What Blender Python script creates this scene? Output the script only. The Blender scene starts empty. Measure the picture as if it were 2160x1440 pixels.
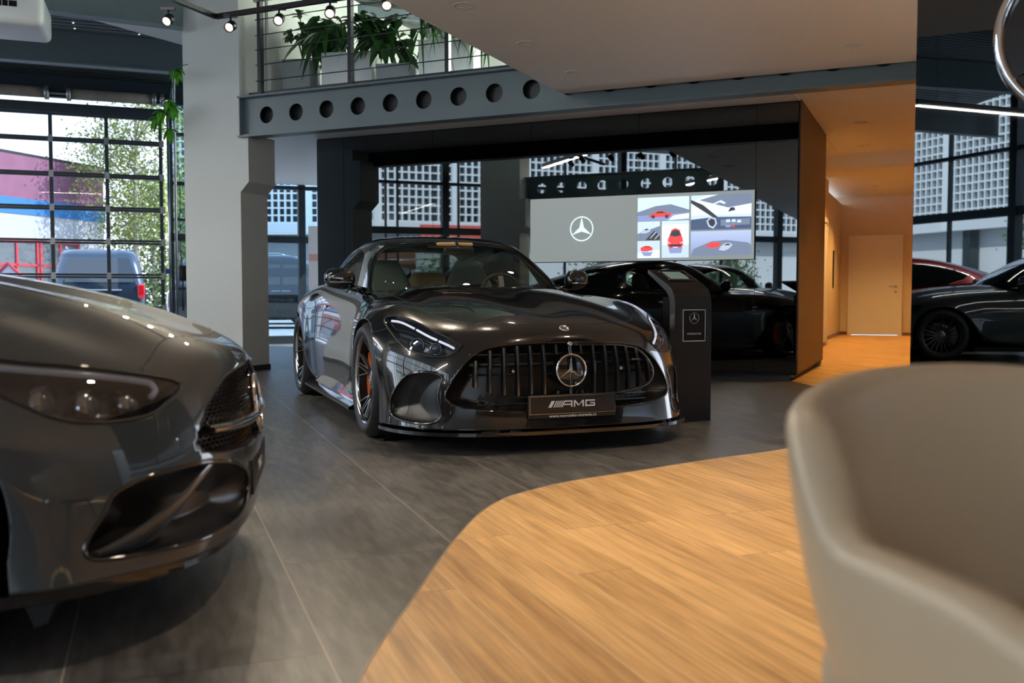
import bpy, math, random
import numpy as np
from mathutils import Vector, Matrix

# ---------------------------------------------------------------- camera, world, sun, exposure
sc = bpy.context.scene
COL = sc.collection
EYE = .88
cam_d = bpy.data.cameras.new('camera'); cam = bpy.data.objects.new('camera', cam_d); COL.objects.link(cam)
cam.location = (0, 0, EYE); cam.rotation_euler = (math.pi/2-math.atan(100/2000.), 0, 0)
cam_d.sensor_width = 36; cam_d.lens = 36*2000/2160.; cam_d.clip_start = .05; cam_d.clip_end = 400
cam_d.dof.use_dof = True; cam_d.dof.focus_distance = 6.6; cam_d.dof.aperture_fstop = 2.8
sc.camera = cam
sc.view_settings.view_transform = 'Standard'; sc.view_settings.look = 'None'
sc.view_settings.exposure = 0.66; sc.view_settings.gamma = 1.0; sc.view_settings.use_curve_mapping = False

w = bpy.data.worlds.new('sky'); sc.world = w; w.use_nodes = True
nt = w.node_tree; nt.nodes.clear()
wo = nt.nodes.new('ShaderNodeOutputWorld'); wb = nt.nodes.new('ShaderNodeBackground')
tc = nt.nodes.new('ShaderNodeTexCoord'); sx = nt.nodes.new('ShaderNodeSeparateXYZ'); rp = nt.nodes.new('ShaderNodeValToRGB')
nz = nt.nodes.new('ShaderNodeTexNoise'); nz.inputs['Scale'].default_value = 2.2; nz.inputs['Detail'].default_value = 5
ad = nt.nodes.new('ShaderNodeMath'); ad.operation = 'MULTIPLY_ADD'; ad.inputs[1].default_value = .35; 
nt.links.new(tc.outputs['Generated'], sx.inputs[0]); nt.links.new(tc.outputs['Generated'], nz.inputs['Vector'])
nt.links.new(nz.outputs['Fac'], ad.inputs[0]); nt.links.new(sx.outputs['Z'], ad.inputs[2]); nt.links.new(ad.outputs[0], rp.inputs[0])
rp.color_ramp.elements[0].position = .12; rp.color_ramp.elements[0].color = (.90, .93, 1.0, 1)
rp.color_ramp.elements[1].position = .75; rp.color_ramp.elements[1].color = (.42, .60, .92, 1)
wb.inputs['Strength'].default_value = 4.2
nt.links.new(rp.outputs[0], wb.inputs[0]); nt.links.new(wb.outputs[0], wo.inputs[0])

sun_d = bpy.data.lights.new('sun', 'SUN'); sun_d.energy = 8; sun_d.angle = math.radians(.6); sun_d.color = (1, .95, .88)
sun = bpy.data.objects.new('sun', sun_d); COL.objects.link(sun)
sun.rotation_euler = Vector((.80, .12, .62)).to_track_quat('Z', 'Y').to_euler()
# ---------------------------------------------------------------- frames: B follows the black wall, G follows the tiles
AB, AG = math.radians(-24.2), math.radians(20.8)
def B(u, v, z=0.0): return (u*math.cos(AB)-v*math.sin(AB), u*math.sin(AB)+v*math.cos(AB), z)
def G(n, t, z=0.0): return (n*math.cos(AG)-t*math.sin(AG), n*math.sin(AG)+t*math.cos(AG), z)

# ---------------------------------------------------------------- materials
def mat(name, col=(.8, .8, .8), rough=.5, metal=0.0, coat=0.0, spec=.5, emit=None, est=1.0, ior=None, alpha=None, cior=None, sheen=0):
    m = bpy.data.materials.new(name); m.use_nodes = True; b = m.node_tree.nodes['Principled BSDF']
    b.inputs['Base Color'].default_value = (*col, 1); b.inputs['Roughness'].default_value = rough; b.inputs['Metallic'].default_value = metal
    b.inputs['Coat Weight'].default_value = coat; b.inputs['Coat Roughness'].default_value = .02; b.inputs['Specular IOR Level'].default_value = spec
    if cior: b.inputs['Coat IOR'].default_value = cior
    if ior: b.inputs['IOR'].default_value = ior
    if emit: b.inputs['Emission Color'].default_value = (*emit, 1); b.inputs['Emission Strength'].default_value = est
    return m
def bumpy(m, scale=60, strength=.1, dist=.01, colvar=0.0, stretch=(1, 1, 1)):
    """noise bump and slight colour variation on a principled material"""
    t = m.node_tree; b = t.nodes['Principled BSDF']
    tc = t.nodes.new('ShaderNodeTexCoord'); mp = t.nodes.new('ShaderNodeMapping'); mp.inputs['Scale'].default_value = stretch
    n = t.nodes.new('ShaderNodeTexNoise'); n.inputs['Scale'].default_value = scale; n.inputs['Detail'].default_value = 6
    bp = t.nodes.new('ShaderNodeBump'); bp.inputs['Strength'].default_value = strength; bp.inputs['Distance'].default_value = dist
    t.links.new(tc.outputs['Object'], mp.inputs[0]); t.links.new(mp.outputs[0], n.inputs['Vector']); t.links.new(n.outputs['Fac'], bp.inputs['Height']); t.links.new(bp.outputs[0], b.inputs['Normal'])
    if colvar:
        c = b.inputs['Base Color'].default_value[:]; r = t.nodes.new('ShaderNodeValToRGB')
        n2 = t.nodes.new('ShaderNodeTexNoise'); n2.inputs['Scale'].default_value = scale*.12; n2.inputs['Detail'].default_value = 8
        t.links.new(mp.outputs[0], n2.inputs['Vector'])
        r.color_ramp.elements[0].position = .3; r.color_ramp.elements[1].position = .7
        r.color_ramp.elements[0].color = (*[x*(1-colvar) for x in c[:3]], 1); r.color_ramp.elements[1].color = (*[min(1, x*(1+colvar)) for x in c[:3]], 1)
        t.links.new(n2.outputs['Fac'], r.inputs[0]); t.links.new(r.outputs[0], b.inputs['Base Color'])
    return m
def glass_mat(name, tint=(1, 1, 1), refl=.06, rough=0.0, top=.9):
    """thin pane: straight transmission with a tint, mirror reflection by angle"""
    m = bpy.data.materials.new(name); m.use_nodes = True; t = m.node_tree; t.nodes.clear()
    o = t.nodes.new('ShaderNodeOutputMaterial'); tr = t.nodes.new('ShaderNodeBsdfTransparent'); gl = t.nodes.new('ShaderNodeBsdfGlossy')
    fr = t.nodes.new('ShaderNodeLayerWeight'); fr.inputs['Blend'].default_value = .25; mx = t.nodes.new('ShaderNodeMixShader')
    mr = t.nodes.new('ShaderNodeMapRange'); mr.inputs['To Min'].default_value = refl; mr.inputs['To Max'].default_value = top
    tr.inputs[0].default_value = (*tint, 1); gl.inputs['Roughness'].default_value = rough
    t.links.new(fr.outputs['Fresnel'], mr.inputs['Value']); t.links.new(mr.outputs[0], mx.inputs[0]); t.links.new(tr.outputs[0], mx.inputs[1]); t.links.new(gl.outputs[0], mx.inputs[2]); t.links.new(mx.outputs[0], o.inputs[0])
    return m
def emis(name, col, st): return mat(name, (0, 0, 0), emit=col, est=st)

M = {}
M['steel_paint'] = bumpy(mat('dark_blue_grey_steel_paint', (.115, .155, .168), .42), 90, .25, .004)
M['steel_black'] = mat('black_steel', (.012, .013, .015), .4)
M['frame_dark'] = mat('dark_window_frame', (.018, .032, .042), .45)
M['column'] = bumpy(mat('off_white_column_paint', (.60, .61, .575), .75), 150, .05, .003)
M['plaster'] = bumpy(mat('off_white_plaster', (.70, .69, .66), .8), 150, .06, .003)
M['ceiling'] = bumpy(mat('warm_white_ceiling', (.93, .92, .90), .5), 30, .03, .003)
M['mezz_white'] = mat('white_wall_paint', (.80, .83, .78), .8)
M['corridor'] = bumpy(mat('cream_corridor_wall', (.76, .62, .44), .7), 200, .05, .002)
M['brown_panel'] = mat('brown_side_panel', (.10, .055, .03), .5)
M['black_glass'] = mat('black_mirror_glass', (.105, .114, .119), .012, metal=1)
M['black_matt'] = mat('matt_black', (.008, .008, .009), .55, spec=.2)
M['black_satin'] = mat('satin_black', (.009, .009, .010), .32, spec=.3)
M['black_gloss'] = mat('gloss_black', (.004, .004, .005), .06, coat=1)
M['chrome'] = mat('chrome', (.80, .80, .82), .06, metal=1)
M['dark_chrome'] = mat('dark_chrome', (.38, .38, .39), .14, metal=1)
M['silver'] = mat('brushed_silver', (.55, .55, .56), .28, metal=1)
M['white_plastic'] = mat('white_plastic', (.78, .80, .80), .3)
M['rubber'] = bumpy(mat('tyre_rubber', (.016, .016, .017), .55), 120, .1, .002)
M['roof_sheet'] = mat('dark_profiled_roof_sheet', (.060, .072, .068), .45)
M['white_print'] = mat('white_print', (.75, .75, .76), .4)
M['door_wood'] = mat('cream_door', (.88, .84, .78), .5)
M['baseboard'] = mat('dark_baseboard', (.035, .03, .03), .4)
M['base_brown'] = mat('brown_baseboard', (.20, .10, .05), .4)

def roof_corrugate(m):
    t = m.node_tree; b = t.nodes['Principled BSDF']; tc = t.nodes.new('ShaderNodeTexCoord'); wv = t.nodes.new('ShaderNodeTexWave')
    wv.bands_direction = 'Y'; wv.inputs['Scale'].default_value = 2.6; bp = t.nodes.new('ShaderNodeBump'); bp.inputs['Strength'].default_value = .8; bp.inputs['Distance'].default_value = .04
    t.links.new(tc.outputs['Object'], wv.inputs[0]); t.links.new(wv.outputs['Color'], bp.inputs['Height']); t.links.new(bp.outputs[0], b.inputs['Normal'])
roof_corrugate(M['roof_sheet'])

def board_floor(name, bw, bh, off, freq, c1, c2, joint, jw, shift, rough, wood):
    """rectangular tiles or planks running along the object's Y"""
    m = mat(name, c1, rough); t = m.node_tree; b = t.nodes['Principled BSDF']; N = t.nodes.new; L = t.links.new
    tc = N('ShaderNodeTexCoord'); sep = N('ShaderNodeSeparateXYZ'); cmb = N('ShaderNodeCombineXYZ'); mp = N('ShaderNodeMapping')
    L(tc.outputs['Object'], sep.inputs[0]); L(sep.outputs['Y'], cmb.inputs['X']); L(sep.outputs['X'], cmb.inputs['Y']); L(cmb.outputs[0], mp.inputs[0])
    mp.inputs['Location'].default_value = shift
    br = N('ShaderNodeTexBrick'); br.offset = off; br.offset_frequency = freq; br.squash = 1
    for k, v in (('Scale', 1), ('Mortar Size', jw), ('Mortar Smooth', 0), ('Bias', 0), ('Brick Width', bw), ('Row Height', bh)): br.inputs[k].default_value = v
    br.inputs['Color1'].default_value = (0, 0, 0, 1); br.inputs['Color2'].default_value = (1, 1, 1, 1); br.inputs['Mortar'].default_value = (.5, .5, .5, 1)
    L(mp.outputs[0], br.inputs['Vector'])
    # grain: noise stretched along the board, shifted per board
    av = N('ShaderNodeVectorMath'); av.operation = 'MULTIPLY_ADD'; av.inputs[1].default_value = (7.3, 3.1, 5.7)
    L(br.outputs['Color'], av.inputs[0]); L(mp.outputs[0], av.inputs[2])
    m2 = N('ShaderNodeMapping'); m2.inputs['Scale'].default_value = (.45, 3.6, 1) if wood else (1, 2.2, 1); L(av.outputs[0], m2.inputs[0])
    n1 = N('ShaderNodeTexNoise'); n1.inputs['Scale'].default_value = 2.2 if wood else 1.6; n1.inputs['Detail'].default_value = 7; n1.inputs['Distortion'].default_value = 1.2 if wood else .8; L(m2.outputs[0], n1.inputs['Vector'])
    n2 = N('ShaderNodeTexNoise'); n2.inputs['Scale'].default_value = 14 if wood else 9; n2.inputs['Detail'].default_value = 6; L(m2.outputs[0], n2.inputs['Vector'])
    mx = N('ShaderNodeMath'); mx.operation = 'MULTIPLY_ADD'; mx.inputs[1].default_value = .45; L(n2.outputs['Fac'], mx.inputs[0])
    mb = N('ShaderNodeMath'); mb.operation = 'MULTIPLY_ADD'; mb.inputs[1].default_value = .22 if wood else .06; L(br.outputs['Color'], mb.inputs[0]); L(n1.outputs['Fac'], mb.inputs[2]); L(mb.outputs[0], mx.inputs[2])
    rp = N('ShaderNodeValToRGB'); rp.color_ramp.elements[0].position = .42; rp.color_ramp.elements[1].position = 1.05 if wood else 1.0
    rp.color_ramp.elements[0].color = (*c1, 1); rp.color_ramp.elements[1].color = (*c2, 1); L(mx.outputs[0], rp.inputs[0])
    last = rp.outputs[0]
    if wood:   # growth rings and knots
        wv = N('ShaderNodeTexWave'); wv.bands_direction = 'Y'; wv.inputs['Scale'].default_value = 1.6; wv.inputs['Distortion'].default_value = 7; wv.inputs['Detail'].default_value = 2; wv.inputs['Detail Scale'].default_value = .6; L(m2.outputs[0], wv.inputs[0])
        wr = N('ShaderNodeMapRange'); wr.inputs['From Min'].default_value = .0; wr.inputs['From Max'].default_value = .35; wr.inputs['To Min'].default_value = .90; wr.inputs['To Max'].default_value = 1; L(wv.outputs['Fac'], wr.inputs[0])
        vo = N('ShaderNodeTexVoronoi'); vo.inputs['Scale'].default_value = 1.15; mv = N('ShaderNodeMapping'); mv.inputs['Scale'].default_value = (1, 1.6, 1); L(av.outputs[0], mv.inputs[0]); L(mv.outputs[0], vo.inputs['Vector'])
        kr = N('ShaderNodeMapRange'); kr.inputs['From Min'].default_value = .012; kr.inputs['From Max'].default_value = .06; kr.inputs['To Min'].default_value = .35; kr.inputs['To Max'].default_value = 1; L(vo.outputs['Distance'], kr.inputs[0])
        mm = N('ShaderNodeMath'); mm.operation = 'MULTIPLY'; L(wr.outputs[0], mm.inputs[0]); L(kr.outputs[0], mm.inputs[1])
        mc = N('ShaderNodeVectorMath'); mc.operation = 'SCALE'; L(last, mc.inputs[0]); L(mm.outputs[0], mc.inputs['Scale']); last = mc.outputs[0]
    # fine fibres or scratches
    m6 = N('ShaderNodeMapping'); m6.inputs['Scale'].default_value = (3, 75, 1) if wood else (6, 38, 1); m6.inputs['Rotation'].default_value = (0, 0, 0 if wood else .9); L(av.outputs[0], m6.inputs[0])
    n6 = N('ShaderNodeTexNoise'); n6.inputs['Scale'].default_value = 1.0; n6.inputs['Detail'].default_value = 5; L(m6.outputs[0], n6.inputs['Vector'])
    r6 = N('ShaderNodeMapRange'); r6.inputs['From Min'].default_value = .35; r6.inputs['From Max'].default_value = .65; r6.inputs['To Min'].default_value = .80 if wood else .72; r6.inputs['To Max'].default_value = 1.08 if wood else 1.35; L(n6.outputs['Fac'], r6.inputs[0])
    s6 = N('ShaderNodeVectorMath'); s6.operation = 'SCALE'; L(last, s6.inputs[0]); L(r6.outputs[0], s6.inputs['Scale']); last = s6.outputs[0]
    # joints: long joints pale, cross joints dark
    md = N('ShaderNodeMath'); md.operation = 'WRAP'; md.inputs[1].default_value = bh/2; md.inputs[2].default_value = -bh/2
    s2 = N('ShaderNodeSeparateXYZ'); L(mp.outputs[0], s2.inputs[0]); L(s2.outputs['Y'], md.inputs[0])
    ab = N('ShaderNodeMath'); ab.operation = 'ABSOLUTE'; L(md.outputs[0], ab.inputs[0]); lt = N('ShaderNodeMath'); lt.operation = 'LESS_THAN'; lt.inputs[1].default_value = jw*.8; L(ab.outputs[0], lt.inputs[0])
    m3 = N('ShaderNodeMix'); m3.data_type = 'RGBA'; L(br.outputs['Fac'], m3.inputs[0]); L(last, m3.inputs[6]); m3.inputs[7].default_value = (*[x*.35 for x in c1], 1)
    m4 = N('ShaderNodeMix'); m4.data_type = 'RGBA'; L(lt.outputs[0], m4.inputs[0]); L(m3.outputs[2], m4.inputs[6]); m4.inputs[7].default_value = (*joint, 1); L(m4.outputs[2], b.inputs['Base Color'])
    rr = N('ShaderNodeMapRange'); rr.inputs['From Min'].default_value = .3; rr.inputs['From Max'].default_value = 1; rr.inputs['To Min'].default_value = rough; rr.inputs['To Max'].default_value = rough+.12; L(mx.outputs[0], rr.inputs[0]); L(rr.outputs[0], b.inputs['Roughness'])
    bp = N('ShaderNodeBump'); bp.inputs['Strength'].default_value = .12; bp.inputs['Distance'].default_value = .002; L(n2.outputs['Fac'], bp.inputs['Height']); L(bp.outputs[0], b.inputs['Normal'])
    return m
M['tiles'] = board_floor('dark_stone_tiles', 1.23, .592, .34, 2, (.050, .047, .045), (.140, .132, .122), (.42, .36, .28), .0022, (-2.30, -.385, 0), .285, False)
M['wood'] = board_floor('honey_oak_planks', 1.45, .1975, .37, 3, (.40, .21, .075), (.76, .46, .19), (.85, .66, .42), .0013, (-.30, -.045, 0), .36, True)

# ---------------------------------------------------------------- mesh building
class MB:
    def __init__(self): self.v = []; self.f = []; self.m = []; self.s = []; self.mats = []; self.X = Matrix.Identity(4)
    def mi(self, m):
        if m not in self.mats: self.mats.append(m)
        return self.mats.index(m)
    def add(self, vs, fs, m, smooth=False):
        o = len(self.v); X = self.X
        self.v += [tuple(X @ Vector(p)) for p in vs]; k = self.mi(m)
        for f in fs: self.f.append(tuple(i+o for i in f)); self.m.append(k); self.s.append(smooth)
        return self
    def box(self, x0, x1, y0, y1, z0, z1, m):
        v = [(x, y, z) for z in (z0, z1) for y in (y0, y1) for x in (x0, x1)]
        return self.add(v, [(0, 2, 3, 1), (4, 5, 7, 6), (0, 1, 5, 4), (2, 6, 7, 3), (0, 4, 6, 2), (1, 3, 7, 5)], m)
    def bbox(self, x0, x1, y0, y1, z0, z1, m, r=.01, n=3):
        """box with rounded edges"""
        cx, cy, cz = (x0+x1)/2, (y0+y1)/2, (z0+z1)/2; hx, hy, hz = (x1-x0)/2-r, (y1-y0)/2-r, (z1-z0)/2-r
        k = 4*n; vs = []; fs = []; rings = []
        for i in range(2*n+2):
            ph = -math.pi/2+math.pi/2*(min(i, n)/n) if i <= n else math.pi/2*((i-n-1)/n)
            zz = (-hz if i <= n else hz)+r*math.sin(ph); rr = r*math.cos(ph); ring = []
            for q in range(4):
                sx, sy = ((1, 1), (-1, 1), (-1, -1), (1, -1))[q]
                for j in range(n+1):
                    a = math.pi/2*(q+j/n); ring.append(len(vs)); vs.append((cx+sx*hx+rr*math.cos(a), cy+sy*hy+rr*math.sin(a), cz+zz))
            rings.append(ring)
        L = len(rings[0])
        for a, b in zip(rings, rings[1:]):
            for j in range(L): fs.append((a[j], a[(j+1) % L], b[(j+1) % L], b[j]))
        fs.append(tuple(reversed(rings[0]))); fs.append(tuple(rings[-1]))
        return self.add(vs, fs, m, True)
    def prism(self, pts, z0, z1, m, axis='z', smooth=False):
        n = len(pts); P = {'z': lambda a, b, c: (a, b, c), 'y': lambda a, b, c: (a, c, b), 'x': lambda a, b, c: (c, a, b)}[axis]
        vs = [P(a, b, z0) for a, b in pts]+[P(a, b, z1) for a, b in pts]
        fs = [tuple(reversed(range(n))), tuple(range(n, 2*n))]+[(i, (i+1) % n, n+(i+1) % n, n+i) for i in range(n)]
        if axis == 'y': fs = [tuple(reversed(f)) for f in fs]
        self.add(vs, fs[:2], m, False); return self.add(vs, fs[2:], m, smooth)
    def tube(self, pts, r, m, n=10, closed=False, caps=True):
        pts = [Vector(p) for p in pts]; k = len(pts); rs = r if isinstance(r, (list, tuple)) else [r]*k; vs = []; up = None
        for i, p in enumerate(pts):
            a = pts[(i-1) % k] if closed or i > 0 else p; b = pts[(i+1) % k] if closed or i < k-1 else p
            d = (b-a).normalized()
            if up is None: up = Vector((0, 0, 1)) if abs(d.z) < .9 else Vector((1, 0, 0))
            s = d.cross(up).normalized(); up = s.cross(d).normalized()
            for j in range(n): t = 2*math.pi*j/n; vs.append(p+(s*math.cos(t)+up*math.sin(t))*rs[i])
        fs = [(i*n+j, i*n+(j+1) % n, ((i+1) % k)*n+(j+1) % n, ((i+1) % k)*n+j) for i in range(k if closed else k-1) for j in range(n)]
        if caps and not closed: fs += [tuple(reversed(range(n))), tuple(range((k-1)*n, k*n))]
        return self.add(vs, fs, m, True)
    def lathe(self, prof, m, n=32, axis='z', smooth=True, c=(0, 0, 0), a0=0, a1=2*math.pi):
        """prof: (radius, height) pairs"""
        full = abs(a1-a0-2*math.pi) < 1e-6; q = n if full else n+1; vs = []
        for i in range(q):
            t = a0+(a1-a0)*i/n
            for r, h in prof:
                p = (r*math.cos(t), r*math.sin(t), h)
                if axis == 'x': p = (p[2], p[0], p[1])
                if axis == 'y': p = (p[1], p[2], p[0])
                vs.append((p[0]+c[0], p[1]+c[1], p[2]+c[2]))
        k = len(prof); fs = [(i*k+j, ((i+1) % q)*k+j, ((i+1) % q)*k+j+1, i*k+j+1) for i in range(n) for j in range(k-1)]
        return self.add(vs, fs, m, smooth)
    def sph(self, c, r, m, n=16, k=10):
        r = r if isinstance(r, (tuple, list)) else (r, r, r); vs = [(c[0], c[1], c[2]-r[2])]
        for i in range(1, k):
            ph = -math.pi/2+math.pi*i/k
            for j in range(n): t = 2*math.pi*j/n; vs.append((c[0]+r[0]*math.cos(ph)*math.cos(t), c[1]+r[1]*math.cos(ph)*math.sin(t), c[2]+r[2]*math.sin(ph)))
        vs.append((c[0], c[1], c[2]+r[2])); e = len(vs)-1
        fs = [(0, 1+(j+1) % n, 1+j) for j in range(n)]+[(1+i*n+j, 1+i*n+(j+1) % n, 1+(i+1)*n+(j+1) % n, 1+(i+1)*n+j) for i in range(k-2) for j in range(n)]+[(1+(k-2)*n+j, 1+(k-2)*n+(j+1) % n, e) for j in range(n)]
        return self.add(vs, fs, m, True)
    def build(self, name, parent=None, loc=(0, 0, 0), rotz=0, m=None):
        me = bpy.data.meshes.new(name); me.from_pydata(self.v, [], self.f)
        for x in self.mats: me.materials.append(M[x] if isinstance(x, str) else x)
        me.polygons.foreach_set('material_index', self.m); me.polygons.foreach_set('use_smooth', self.s); me.update()
        o = bpy.data.objects.new(name, me); COL.objects.link(o); o.location = loc; o.rotation_euler = (0, 0, rotz)
        if parent: o.parent = parent
        return o

def tag(o, label, cat, group=None):
    o['label'] = label; o['category'] = cat
    if group: o['group'] = group
    return o
def thing(name, label, cat, loc=(0, 0, 0), rotz=0, group=None):
    o = bpy.data.objects.new(name, None); o.empty_display_size = .1; COL.objects.link(o); o.location = loc; o.rotation_euler = (0, 0, rotz)
    return tag(o, label, cat, group)
def struct(o): o['kind'] = 'structure'; return o
def copy_thing(root, loc, rotz, label=None):
    def cp(o, par):
        c = o.copy(); COL.objects.link(c); c.parent = par
        for ch in o.children: cp(ch, c)
        return c
    r = cp(root, None); r.location = loc; r.rotation_euler = (0, 0, rotz)
    if label: r['label'] = label
    return r
def lamp(name, kind, loc, energy, col, parent=None, size=.1, to=None, blend=.5, cone=60):
    d = bpy.data.lights.new(name, kind); d.energy = energy; d.color = col
    if kind == 'AREA': d.size = size
    else: d.shadow_soft_size = size
    if kind == 'SPOT': d.spot_size = math.radians(cone); d.spot_blend = blend
    o = bpy.data.objects.new(name, d); COL.objects.link(o); o.location = loc
    if to is not None: o.rotation_euler = (Vector(loc)-Vector(to)).to_track_quat('Z', 'Y').to_euler()
    if parent: o.parent = parent
    return o
def text_mesh(name, txt, size, m, parent, X, depth=.002, mirror=False, sx=1.0):
    cu = bpy.data.curves.new(name, 'FONT'); cu.body = txt; cu.size = size; cu.extrude = depth; cu.align_x = 'CENTER'; cu.align_y = 'CENTER'
    o = bpy.data.objects.new(name, cu); COL.objects.link(o)
    dg = bpy.context.evaluated_depsgraph_get(); me = bpy.data.meshes.new_from_object(o.evaluated_get(dg))
    bpy.data.objects.remove(o); S = Matrix.Diagonal((-sx if mirror else sx, 1, 1, 1)); me.transform(X @ S)
    me.materials.clear(); me.materials.append(M[m] if isinstance(m, str) else m)
    q = bpy.data.objects.new(name, me); COL.objects.link(q)
    if parent: q.parent = parent
    return q
def star_points(mb, R, m, dep=.01, w=.17, ring=.075, ringr=None, n=48):
    """three-pointed star in a ring, in the local YZ plane, facing +X"""
    vs = [(dep, 0, 0)]; 
    for k in range(3):
        a = math.pi/2+k*2*math.pi/3; vs.append((0, R*.96*math.cos(a), R*.96*math.sin(a)))
        a2 = a+math.pi/3; vs.append((0, R*w*math.cos(a2), R*w*math.sin(a2)))
    fs = [(0, 1+i, 1+(i+1) % 6) for i in range(6)]
    mb.add(vs+[(-.0005, 0, 0)], fs+[(7, 1+(i+1) % 6, 1+i) for i in range(6)], m)
    rr = R*ring/2
    prof = [(R-rr+rr*math.cos(t), rr*.8*math.sin(t)) for t in [2*math.pi*i/10 for i in range(11)]]
    mb.lathe(prof, m, n, 'x'); return mb
# ---------------------------------------------------------------- car surfaces (cubic B-spline nets)
def bspline_basis(u):
    return np.stack([(1-u)**3, 3*u**3-6*u**2+4, -3*u**3+3*u**2+3*u+1, u**3], -1)/6.0

class Surf:
    """tensor B-spline through a control net [rows][cols][xyz]; rows run nose to tail, cols centre to sill"""
    def __init__(self, net):
        c = np.array(net, float)
        c = np.concatenate([2*c[:1]-c[1:2], c, 2*c[-1:]-c[-2:-1]], 0)
        self.mir = c[:, 1:2]*np.array([1, -1, 1])        # mirrored column keeps the centre line smooth
        c = np.concatenate([self.mir, c, 2*c[:, -1:]-c[:, -2:-1]], 1)
        self.c = c; self.R = c.shape[0]-3; self.C = c.shape[1]-3
    def P(self, s, t):
        s = np.clip(np.asarray(s, float), 0, self.R-1e-9); t = np.clip(np.asarray(t, float), 0, self.C-1e-9)
        i = s.astype(int); j = t.astype(int); bs = bspline_basis(s-i); bt = bspline_basis(t-j)
        out = np.zeros(s.shape+(3,))
        for a in range(4):
            for b in range(4):
                out += (bs[..., a]*bt[..., b])[..., None]*self.c[i+a, j+b]
        return out
    def N(self, s, t):
        e = 1e-3; d1 = self.P(np.asarray(s)+e, t)-self.P(np.asarray(s)-e, t); d2 = self.P(s, np.asarray(t)+e)-self.P(s, np.asarray(t)-e)
        n = np.cross(d1, d2); return n/(np.linalg.norm(n, axis=-1, keepdims=True)+1e-12)

def clip_mesh(V, S, F, val):
    """keep the part of a polygon mesh where val>0; V points, S surface params, val one value per vertex"""
    V = list(map(tuple, V)); S = list(map(tuple, S)); cut = {}; out = []
    def edge(a, b):
        k = (a, b) if a < b else (b, a)
        if k not in cut:
            a, b = k; w = val[a]/(val[a]-val[b])
            V.append(tuple(V[a][i]+(V[b][i]-V[a][i])*w for i in range(3))); S.append(tuple(S[a][i]+(S[b][i]-S[a][i])*w for i in range(2)))
            cut[k] = len(V)-1
        return cut[k]
    for f in F:
        ins = [val[i] > 0 for i in f]
        if all(ins): out.append(f); continue
        if not any(ins): continue
        g = []
        for k in range(len(f)):
            a, b = f[k], f[(k+1) % len(f)]
            if ins[k]: g.append(a)
            if ins[k] != ins[(k+1) % len(f)]: g.append(edge(a, b))
        if len(g) > 2: out.append(tuple(g))
    use = sorted({i for f in out for i in f}); m = {o: n for n, o in enumerate(use)}
    return np.array([V[i] for i in use]).reshape(-1, 3), np.array([S[i] for i in use]).reshape(-1, 2), [tuple(m[i] for i in f) for f in out]

def poly_dist(P, Q):
    """signed distance of points P (n,2) to polygon Q: positive inside"""
    Q = np.array(Q, float); d = np.full(len(P), 1e9); inside = np.zeros(len(P), bool); n = len(Q)
    for k in range(n):
        a, b = Q[k], Q[(k+1) % n]; ab = b-a
        h = np.clip(((P-a)@ab)/(ab@ab+1e-12), 0, 1); d = np.minimum(d, np.linalg.norm(P-a-h[:, None]*ab, axis=1))
        c = (a[1] > P[:, 1]) != (b[1] > P[:, 1])
        x = (b[0]-a[0])*(P[:, 1]-a[1])/(b[1]-a[1]+1e-12)+a[0]
        inside ^= c & (P[:, 0] < x)
    return np.where(inside, d, -d)

def smooth_poly(Q, n=6, closed=True):
    """Catmull-Rom through the given corners"""
    Q = np.array(Q, float); m = len(Q); out = []
    for k in range(m if closed else m-1):
        if closed: p = [Q[(k-1) % m], Q[k], Q[(k+1) % m], Q[(k+2) % m]]
        else: p = [Q[max(k-1, 0)], Q[k], Q[k+1], Q[min(k+2, m-1)]]
        for i in range(n):
            u = i/n
            out.append(.5*((2*p[1])+(-p[0]+p[2])*u+(2*p[0]-5*p[1]+4*p[2]-p[3])*u*u+(-p[0]+3*p[1]-3*p[2]+p[3])*u**3))
    if not closed: out.append(Q[-1])
    return np.array(out)

def tweak(net, f):
    return [[tuple(f(i, j, *p)) for j, p in enumerate(r)] for i, r in enumerate(net)]
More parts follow.
